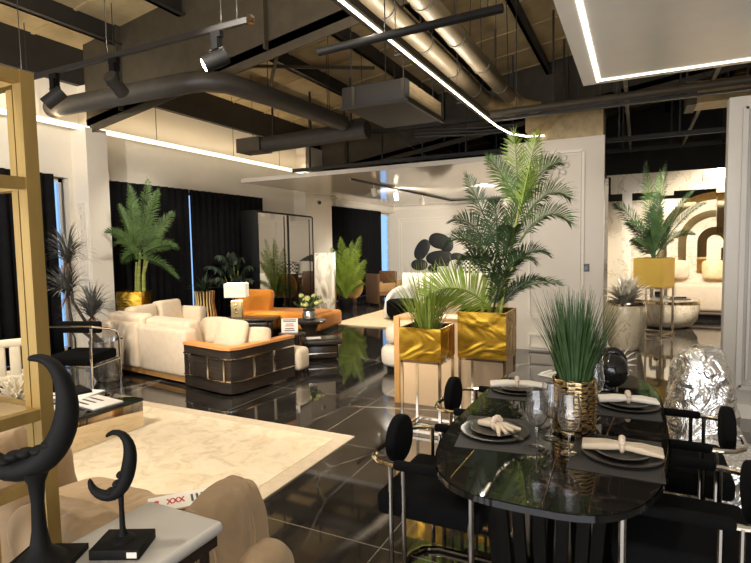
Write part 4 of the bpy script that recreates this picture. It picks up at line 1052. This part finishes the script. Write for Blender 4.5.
def settings():
    Z=.7512
    P=[(-.565,2.30,8,'left front','near left'),(-.615,3.04,4,'left rear','far left'),(-.045,2.25,0,'right front','near right'),(-.035,2.96,2,'right rear','far right')]
    nm=['near left end of','far left side of','near right side of','far right side of']
    first={}
    for i,(x,y,a,_,_) in enumerate(P):
        def put(key,make,lab,cat,grp,loc,rz):
            if key in first: return dup(first[key],loc,rz,lab)
            o=make(); tag(o,lab,cat,grp); o.location=loc; o.rotation_euler=(0,0,rz); first[key]=o; return o
        w=nm[i]
        put('mat',lambda:MB().box(0,0,.0012,.33,.42,.0024).build('placemat','placemat'),'dark grey placemat on the %s the dining table'%w,'placemat','placemats',(x+(.02 if x<-.3 else -.02),y,Z-.0008),R(a))
        put('char',lambda:MB().lathe([(.001,.0),(.10,.0),(.148,.010),(.152,.013),(.147,.0145),(.10,.005),(.001,.005)],40,cap=False).build('charger_plate','plate_dark'),'large dark plate under a smaller one, %s the dining table'%w,'plate','large dark plates',(x,y,Z+.0025),0)
        put('plate',lambda:MB().lathe([(.001,.0),(.065,.0),(.102,.013),(.105,.016),(.100,.0165),(.065,.005),(.001,.005)],36,cap=False).build('salad_plate','plate_grey'),'small grey plate on the large plate, %s the dining table'%w,'plate','small grey plates',(x,y,Z+.0085),0)
    def napkin(x,y,rz,l,L,mt,twist):
        t=thing('napkin',l,'napkin',(x,y,Z+.026),R(rz),'rolled napkins on the plates')
        m=MB()
        for k in range(4):
            o=(k-1.5)*.012
            m.tube([(-L,o*1.6,.004),(-L*.4,o*1.1,.012),(0,o*.5,.014+.003*(k%2)),(L*.5,o*1.5,.012),(L,o*2.2*twist,.004)],[.013,.016,.012,.013,.007],8)
        m.build('cloth',mt,t,80)
        r=MB(); r.tube([(0,.024*math.cos(R(q)),.016+.022*math.sin(R(q))) for q in range(0,360,30)],.010,8,closed=True)
        for q in range(0,180,30): r.sell(0,.026*math.cos(R(q)),.018+.028*math.sin(R(q)),.013,.011,.011,1,1,nu=8,nv=6)
        r.build('napkin_ring','ring_pearl',t,label='pearly napkin ring')
    napkin(-.555,2.30,-35,'cream napkin gathered in a pearly ring, standing on the near left plate',.085,'napkin_beige',1.6)
    napkin(-.615,3.04,14,'white rolled napkin with pearly ring on the far left plate',.15,'napkin_white',1)
    napkin(-.045,2.25,2,'long beige rolled napkin with ring on the near right plate',.145,'napkin_beige',1)
    napkin(-.035,2.96,10,'pale grey rolled napkin with ring on the far right plate',.14,'napkin_white',1)
    def fork(x,y,rz,l):
        m=MB().tube([(-.09,0,.001),(.04,0,.004),(.07,0,.003)],.0035,6).b2((.06,-.011,.002),(.078,.011,.005))
        for k in range(4): m.tube([(.075,-.009+.006*k,.0035),(.115,-.009+.006*k,.003)],.0014,5)
        o=tag(m.build('fork','chrome'),l,'fork','forks on the plates'); o.location=(x,y,Z+.0255); o.rotation_euler=(0,0,R(rz))
    fork(-.50,2.27,-48,'silver fork lying on the near left small plate'); fork(-.02,2.31,4,'silver fork lying behind the napkin on the near right plate')
    fork(-.60,3.00,10,'silver fork lying on the far left small plate')
    # wine glasses
    G=[(-.365,2.20,'front left wine glass, nearest the near left plate'),(-.325,2.33,'wine glass half hidden behind the front left wine glass'),
       (-.235,2.185,'wine glass directly in front of the woven vase'),(-.185,2.80,'wine glass right of the woven vase in front of the black knot sculpture')]
    g0=None
    for x,y,l in G:
        if g0 is None:
            t=thing('wine_glass',l,'glass',(x,y,Z),0,'wine glasses')
            MB().lathe([(.034,0),(.034,.002),(.006,.006),(.004,.014),(.0036,.075),(.006,.090)],28).build('stem','glass',t,60)
            MB().lathe([(.001,.0895),(.020,.093),(.038,.114),(.047,.146),(.0465,.175),(.038,.232),(.0365,.248),(.0350,.248),(.0365,.231),(.0448,.175),(.0452,.146),(.0365,.115),(.019,.0948),(.001,.0918)],32,cap=False).build('bowl','glass',t,60)
            g0=t
        else: dup(g0,(x,y,Z),0,l)
    # woven vase with grass
    t=thing('grass_vase','woven metallic vase with dense dark green grass on the dining table','vase',(-.245,2.45,Z),YAW)
    def uvf(c): return ((math.atan2(c.y,c.x)/(2*PI)+.5),c.z/.23)
    m=MB().lathe([(.001,0.001),(.080,0.0),(.088,.01),(.088,.246),(.084,.25),(.080,.246),(.080,.03),(.001,.03)],48,cap=False); m.build('vase','woven_metal',t,30,uvf=uvf)
    w=MB()
    for k in range(14):
        z=.02+.017*k; w.tube([(.0905*math.cos(R(a)),.0905*math.sin(R(a)),z+.004*((a//15)%2)) for a in range(0,360,15)],.0045,5,closed=True)
    w.build('woven_bands','gold_pale',t.children[0],50)
    random.seed(6); g=MB()
    for k in range(460):
        a=random.uniform(0,2*PI); r=.046*math.sqrt(random.uniform(0,1)); e=random.uniform(0,1)
        p=Vector((r*math.cos(a),r*math.sin(a),.06)); th=R(2+21*e*(r/.046)**.5*1.1); L=random.uniform(.42,.60)
        q=p+Vector((math.cos(a)*math.sin(th),math.sin(a)*math.sin(th),math.cos(th)))*L
        P=bez(p,Vector((p.x*1.25,p.y*1.25,.30)),q,6); s=Vector((-p.y,p.x,0.0001)).normalized(); a2=[]
        for i,c in enumerate(P):
            k2=.0045*(1-.9*(i/6)**2); a2+=[c-s*k2,c+s*k2]
        g.add(a2,[(2*i,2*i+1,2*i+3,2*i+2) for i in range(6)])
    g.build('grass_blades','leaf_grass',t,0,stuff=True)
    # black knot sculpture
    t=thing('knot_sculpture','glossy black knotted ball sculpture behind the wine glass on the table','sculpture',(-.165,3.27,Z),YAW)
    m=MB(); m.sell(.035,-.01,.11,.098,.09,.098,.95,.95,nz=.05); m.sell(-.045,.03,.155,.07,.06,.07,1,1)
    m.tube([(.02+.085*math.cos(R(a)),.05*math.sin(R(a)),.13+.075*math.sin(R(a+30))) for a in range(0,360,24)],.028,10,closed=True)
    m.tube([(-.05+.06*math.cos(R(a)),.07*math.sin(R(a)),.15+.05*math.cos(R(a-40))) for a in range(0,360,24)],.024,10,closed=True)
    m.lathe([(.05,0),(.045,.02),(.03,.05)],20,.01,0,0)
    o=m.build('knot','black_gloss',t,80)
    d=MB()
    for k in range(14): d.sell(-.10+.008*k,-.06-.012*math.sin(k*.24),.19-.012*k*.6,.004,.003,.006,1,1,nu=6,nv=4)
    d.build('pearl_line','paper',t)
    # slotted white card
    t=thing('card_holder','small white slotted card holder at the far left end of the table','card',(-.475,3.46,Z),R(-25))
    m=MB().box(0,0,.003,.14,.12,.006)
    for k in range(3): m.box(-.045+.045*k,0,.012,.018,.11,.014)
    m.build('card','paper',t)
    # white spiky ornament
    t=thing('feather_spray','white feathery spray ornament standing on the far right end of the table','ornament',(-.10,3.46,Z),YAW)
    MB().lathe([(.03,0),(.03,.006),(.006,.012),(.005,.10)],16).build('stem','paper',t)
    m=MB()
    for k in range(9):
        a=R(-40+24*k); blade(m,(0,0,.10),(.11*math.cos(a),-.02,.13+.10*math.sin(a)),.02,.05,4,Vector((0,.3,1)))
    m.build('spray','napkin_white',t,0)
settings()

# ================================================================== RIGHT
def right_side():
    # crinkled foil chair
    t=thing('foil_armchair','silver crinkled foil armchair with domed back behind the dining chairs','armchair',(.37,3.85,0),YAW)
    def crink(q): 
        n=noise.noise(q*7)*.5+noise.noise(q*16+Vector((4,1,2)))*.35+noise.noise(q*31)*.18
        return n
    vs=[];fs=[];nu,nv=96,64
    for j in range(nv+1):
        v=j/nv
        for i in range(nu):
            a=2*PI*i/nu
            if v<.62: h=v/.62*.60; r=1.0
            else: w=(v-.62)/.38; h=.60+.34*math.sin(w*PI/2); r=math.cos(w*PI/2)**.62 if w<1 else 0
            rx=.185*r; ry=.15*r
            rx*=1+.08*math.sin(h*4)
            c,s=math.cos(a),math.sin(a)
            q=Vector((rx*math.copysign(abs(c)**.75,c),ry*math.copysign(abs(s)**.75,s),h))
            nn=Vector((c,s*1.2,.25)).normalized(); q+=nn*crink(q*.7+Vector((1,2,3)))*.05*(1 if 0<j else .0)
            vs.append(q)
    fs=[(j*nu+i,j*nu+(i+1)%nu,(j+1)*nu+(i+1)%nu,(j+1)*nu+i) for j in range(nv) for i in range(nu)]
    MB().pts(vs,fs).build('backrest','foil',t,35)
    vs=[];nu,nv=80,30
    for j in range(nv+1):
        v=j/nv
        for i in range(nu):
            a=2*PI*i/nu; c,s=math.cos(a),math.sin(a)
            if v<.7: r=1.0; h=v/.7*.36
            else: r=max(0.0,1-(v-.7)/.3); h=.36+.05*(1-r)
            q=Vector((.20*r*math.copysign(abs(c)**.7,c),-.26+.24*r*math.copysign(abs(s)**.7,s),h))
            q+=Vector((c,s,.4)).normalized()*crink(q)*.030; q.z=max(q.z,0); vs.append(q)
    fs=[(j*nu+i,j*nu+(i+1)%nu,(j+1)*nu+(i+1)%nu,(j+1)*nu+i) for j in range(nv) for i in range(nu)]
    MB().pts(vs,fs).build('seat','foil',t,35)
    # marble pot with silver leaves
    t=thing('potted_plant','tall tapered marble pot of silvery leaves standing by the end of the partition','plant',(-.16,8.62,0),YAW)
    MB().lathe([(.19,0),(.22,.04),(.28,.35),(.29,.55),(.27,.68),(.255,.70),(.235,.69),(.25,.55),(.22,.45),(.001,.45)],32,cap=False).build('pot','marble_pot',t)
    MB().lathe([(.275,.66),(.28,.69),(.262,.708),(.24,.70)],32,cap=False).build('rim','chrome_warm',t.children[-1])
    MB().lathe([(.001,.46),(.23,.62),(.001,.66)],24,cap=False).build('soil','earth',t)
    random.seed(14); m=MB()
    for k in range(120):
        a=random.uniform(0,2*PI); e=random.uniform(.3,1.45); d=Vector((math.cos(a)*math.cos(e),math.sin(a)*math.cos(e),math.sin(e)))
        blade(m,(0,0,.63),Vector((0,0,.63))+d*random.uniform(.34,.52),.08,.16,5)
    m.build('leaves','silver_leaf',t,0)
    # far gold planter with palm
    t=thing('planter','gold planter on tall chrome legs with a palm, in the doorway of the gold room','plant',(.25,10.05,0),R(-25))
    w=.028;a=.22;h=.83
    for x in (-a,a):
        for y in (-a,a): MB().b2((x-w/2,y-w/2,0),(x+w/2,y+w/2,h)).build('leg','chrome_warm',t)
    for z in (.04,h-.014):
        f=MB()
        for p,q in (((-a,-a),(a,-a)),((a,-a),(a,a)),((a,a),(-a,a)),((-a,a),(-a,-a))): f.bar((p[0],p[1],z),(q[0],q[1],z),w)
        f.build('stand_rail','chrome_warm',t)
    MB().b2((-.235,-.235,h),(.235,.235,1.31)).build('pot','gold_mirror',t,label='square gold mirror pot')
    MB().b2((-.21,-.21,1.31),(.21,.21,1.315)).build('soil','earth',t.children[-1])
    random.seed(17); Q=Matrix.Rotation(YAW+R(25),4,'Z')
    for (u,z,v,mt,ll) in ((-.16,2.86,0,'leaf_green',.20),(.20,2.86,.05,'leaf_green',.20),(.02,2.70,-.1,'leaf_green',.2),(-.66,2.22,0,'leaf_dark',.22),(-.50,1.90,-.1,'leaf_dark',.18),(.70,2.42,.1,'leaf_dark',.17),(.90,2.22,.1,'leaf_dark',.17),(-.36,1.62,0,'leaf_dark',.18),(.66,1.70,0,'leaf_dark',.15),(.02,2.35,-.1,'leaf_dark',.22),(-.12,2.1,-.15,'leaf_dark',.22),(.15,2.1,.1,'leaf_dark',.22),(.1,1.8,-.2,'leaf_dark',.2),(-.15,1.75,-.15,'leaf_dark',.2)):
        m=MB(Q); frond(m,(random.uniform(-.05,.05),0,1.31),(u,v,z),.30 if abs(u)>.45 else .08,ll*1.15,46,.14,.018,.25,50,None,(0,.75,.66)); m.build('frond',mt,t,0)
    # drum coffee table and things on it
    t=thing('drum_table','round cream drum coffee table with a dark metal band in the gold room','table',(.48,11.15,0))
    MB().lathe([(.34,0),(.44,.05),(.52,.17),(.55,.33),(.555,.455)],40).build('body','marble_cream',t)
    MB().lathe([(.553,.455),(.562,.46),(.562,.505),(.553,.51)],40).build('band','mirror_gold',t)
    MB().lathe([(.553,.510),(.55,.522),(.001,.523)],40).build('tabletop','marble_grey',t)
    t=thing('display_frame','small silver frame box standing on the drum coffee table','ornament',(.36,11.10,.5245),YAW)
    f=MB()
    for p,q in (((-.13,0),(.13,0)),((.13,0),(.13,.26)),((.13,.26),(-.13,.26)),((-.13,.26),(-.13,0))): f.bar((p[0],0,p[1]+.01),(q[0],0,q[1]+.01),.02,.08)
    f.build('frame','silver_pot',t); MB().b2((-.06,-.03,.02),(.06,.03,.13)).build('dark_block','black_gloss',t)
    t=thing('tray','low dark tray with black pieces on the right of the drum coffee table','tray',(.68,11.02,.5245),YAW)
    MB().b2((-.17,-.10,0),(.17,.10,.015)).build('tray','plate_grey',t)
    m=MB()
    for k in range(6): m.sell(-.13+.05*k,.0,.03,.022,.03,.018,1,1,nu=10,nv=6)
    m.build('pebbles','black_gloss',t)
    # far sofa
    t=thing('curved_sofa','cream curved sofa against the gold and marble wall','sofa',(1.75,12.75,0),R(0))
    MB().box(0,.0,.24,2.5,1.0,.30,bev=.10,seg=4).build('seat','sofa_cream',t)
    MB().box(0,.42,.45,2.6,.24,.66,bev=.10,seg=4).build('backrest','sofa_cream',t)
    MB().box(-.1,-.46,.45,2.0,.20,.58,bev=.09,seg=4).build('front_back','sofa_cream',t)
    MB().b2((-1.1,-.4,0),(1.1,.4,.09)).build('plinth','black_matte',t)
    for x,l,mt in ((.75,'square cream pillow on the far sofa under the gold arcs','pillow_cream'),(1.45,'pale gold pillow on the far sofa beside the right wall edge','lamp_body')):
        m=MB(); m.sell(0,0,0,.24,.085,.20,.36,1); o=tag(m.build('sofa_pillow',mt,None,80),l,'pillow','pillows on the far sofa'); o.location=(x,13.0,.97); o.rotation_euler=(R(-10),0,0)
    # gold mirror arcs on the far wall
    t=thing('wall_arcs','gold mirror arcs and inlay set into the marble wall of the gold room','wall art',(1.05,13.995,0))
    def ring(cx,cz,r0,r1,a0,a1,mt):
        o=arc(cx,cz,r1,a0,a1,24)+arc(cx,cz,r0,a0,a1,24)[::-1]
        MB(Matrix.Rotation(R(90),4,'X')).prism(o,0,.02).build('arc',mt,t,20)
    ring(.50,1.55,.95,1.12,90,180,'mirror_gold'); ring(.50,1.55,.56,.72,90,180,'gold_pale'); ring(.50,1.55,.16,.34,20,180,'mirror_gold')
    ring(.62,1.55,.20,.62,-90,0,'mirror_gold')
    for x0,x1,z0,z1,mt in ((-.62,-.45,.85,1.55,'mirror_gold'),(-.22,-.06,.85,1.55,'gold_pale'),(.16,.34,.85,1.55,'mirror_gold'),(.52,.86,1.75,2.62,'mirror_gold'),(.62,1.2,1.30,1.42,'mirror_gold')):
        MB().b2((x0,-.02,z0),(x1,0,z1)).build('inlay',mt,t)
    # switch
    t=thing('light_switch','small dark square light switch on the white partition near its right edge','switch',(-.665,7.995,1.235))
    MB().b2((-.055,-.008,-.055),(.055,.004,.055)).build('plate','switch_dark',t); MB().b2((-.03,-.011,-.03),(.03,-.008,.03)).build('rocker','black_gloss',t)
    # camera on column
    t=thing('security_camera','small white dome security camera on the column by the wardrobe','camera',(-7.60,11.9,2.78))
    MB().b2((-.04,-.05,-.05),(.0,.05,.05)).build('mount','paper',t); m=MB(); m.sell(.03,0,-.02,.05,.05,.05,1,1,nu=12,nv=8); m.build('dome','black_gloss',t)
    # bedroom spotlights hanging from the glossy ceiling
    rl=thing('lighting_rail','black spotlight rail fixed under the glossy bedroom ceiling','rail',(-5.2,12.6,2.945))
    MB().b2((-.02,-3.2,-.02),(.02,3.2,.024)).b2((-.02,3.16,-.02),(2.3,3.2,.024)).build('rail','black_steel',rl)
    for i,(x,y,l) in enumerate(((-5.2,10.4,'left lamp of the bedroom spotlight cluster'),(-5.2,11.6,'middle lamp of the bedroom spotlight cluster'),(-5.2,13.3,'lamp of the bedroom spotlight cluster nearest the pebble artwork'),(-4.3,15.78,'bedroom spotlight hanging just above the pebble artwork'))):
        t=thing('ceiling_spotlight',l,'spotlight',(x,y,2.925),0,'bedroom ceiling spotlights')
        MB().tube([(0,0,0),(0,0,-.10)],.010,8).build('stem','paper',t)
        m=MB(Matrix.Translation((0,0,-.16))@Matrix.Rotation(R(200),4,'X')); m.lathe([(.05,-.09),(.055,-.08),(.055,.08),(.048,.085)],20); hd=m.build('head','paper',t)
        m=MB(Matrix.Translation((0,0,-.16))@Matrix.Rotation(R(200),4,'X')); m.lathe([(.047,.084),(.001,.088)],16); m.build('lens','lens_bed',hd)
right_side()

# ================================================================== LIGHT
WARM=(1,.91,.77); NEUT=(1,.93,.83)
def spot(x,y,z,tx,ty,tz,w,ang=70,c=WARM,blend=.6,r=.05):
    l=bpy.data.lights.new('spot','SPOT'); l.energy=w; l.color=c; l.spot_size=R(ang); l.spot_blend=blend; l.shadow_soft_size=r
    o=bpy.data.objects.new('spot_lamp',l); C.objects.link(o); o.location=(x,y,z)
    o.rotation_euler=(Vector((tx,ty,tz))-Vector((x,y,z))).to_track_quat('-Z','Y').to_euler(); return o
def strip(loc,rot,sx,sy,w,c=WARM,spread=180):
    l=bpy.data.lights.new('strip','AREA'); l.shape='RECTANGLE'; l.size=sx; l.size_y=sy; l.energy=w; l.color=c; l.spread=R(spread)
    o=bpy.data.objects.new('strip_lamp',l); C.objects.link(o); o.location=loc; o.rotation_euler=rot; return o
def lights():
    # area lights along the visible light lines, plus upward ones with no modelled lamp
    strip((-7.70,6.2,3.57),(R(180),0,0),.05,11.0,32,(1,.76,.46))             # left bar: light thrown up onto wall and roof
    strip((-1.80,4.2,3.225),(0,0,0),.03,5.0,30)
    strip((-1.93,4.2,3.32),(R(180),0,0),.03,5.0,75)
    strip((-.46,2.6,3.34),(R(180),0,0),.04,5.6,130)               # added unseen uplight above the suspended ceiling, brightens the roof
    strip((-4.0,3.08,3.26),(R(180),0,0),3.0,.04,60)              # upward area light just above the spotlight track
    # showroom spots
    for a in ((-3.9,1.0,3.3,-3.6,3.2,0,310,85),(-4.8,3.2,3.3,-5.4,4.5,.4,190,80),(-3.4,3.05,3.1,-3.0,5.2,.3,160,70),
              (-3.0,5.9,3.35,-4.8,7.6,.3,220,75),(-5.6,6.9,3.4,-6.8,9.2,.4,180,80),
              (-5.5,2.0,3.3,-7.6,6.2,1.8,360,85),(-5.2,5.8,3.4,-7.6,6.6,1.6,120,60),
              (-1.2,2.4,3.3,-1.5,4.4,.9,130,60),(-2.6,2.4,3.2,-1.5,8,1.6,120,90,NEUT),(.0,2.0,3.1,-1.2,8,1.6,110,50,NEUT),
              (-.3,2.4,3.1,-.3,2.8,.7,50,85,NEUT),(-1.9,.4,3.2,-1.8,1.5,.4,70,70)): spot(*a)
    # bedroom
    for a in ((-5.2,11.0,2.7,-5.6,17.4,2.1,600,85),(-3.2,12,2.9,-4.6,17.4,2.1,420,95),(-4.4,9.4,2.9,-4.6,10.6,0,240,100),(-5.4,9.6,2.9,-7.0,11.0,.8,120,80),(-5.4,12.5,2.9,-6.6,13,.4,180,90),(-3.2,9.2,2.9,-2.8,6.6,.4,200,70)): spot(*a)
    # table lamp bulb inside its shade
    b=bpy.data.lights.new('bulb','POINT'); b.energy=26; b.color=WARM; b.shadow_soft_size=.04; o=bpy.data.objects.new('bulb_lamp',b); C.objects.link(o); o.location=(-6.29,7.12,.86)
    # gold room
    for a in ((.7,12.5,2.5,.9,14,1.4,75,120),(2.3,12.5,2.5,1.9,14,1.2,75,120),(1.0,8.6,3.2,.5,11.0,.3,420,80),(1.6,10.0,3.2,1.6,12.6,.4,340,100),(.3,8.5,3.2,-.1,9.0,.6,240,90),(-.1,10,3.1,-.9,11.,1.4,60,90)): spot(*a)
    # daylight of the glazed front behind the viewer
    l=strip((-1,-3.0,1.5),(R(90),0,0),11.5,2.7,380,(1,.95,.89)); l.name='daylight'
    w=bpy.data.worlds.new('World'); sc.world=w; w.use_nodes=True
    bg=w.node_tree.nodes['Background']; bg.inputs[0].default_value=(.30,.56,1,1); bg.inputs[1].default_value=1.0
lights()

# ================================================================== CAMERA
cd=bpy.data.cameras.new('Camera'); cam=bpy.data.objects.new('Camera',cd); C.objects.link(cam)
cd.sensor_fit='HORIZONTAL'; cd.sensor_width=36; cd.lens=36*525/751; cd.clip_start=.05; cd.clip_end=200
yaw,pit,rol=R(26.57),R(-3.913),R(1.0)
fw=Vector((-math.sin(yaw)*math.cos(pit),math.cos(yaw)*math.cos(pit),math.sin(pit)))
r0=Vector((math.cos(yaw),math.sin(yaw),0)); u0=r0.cross(fw)
r=r0*math.cos(rol)-u0*math.sin(rol); u=u0*math.cos(rol)+r0*math.sin(rol)
cam.matrix_world=Matrix(((r.x,u.x,-fw.x,0),(r.y,u.y,-fw.y,0),(r.z,u.z,-fw.z,1.6),(0,0,0,1)))
sc.camera=cam
vs=sc.view_settings; vs.view_transform='Standard'; vs.look='None'; vs.gamma=1; vs.exposure=0.38; vs.use_curve_mapping=False
sc.cycles.max_bounces=8; sc.cycles.diffuse_bounces=4; sc.cycles.glossy_bounces=4; sc.cycles.transmission_bounces=8
sc.cycles.sample_clamp_indirect=6; sc.cycles.use_denoising=True; sc.cycles.caustics_reflective=False; sc.cycles.caustics_refractive=False
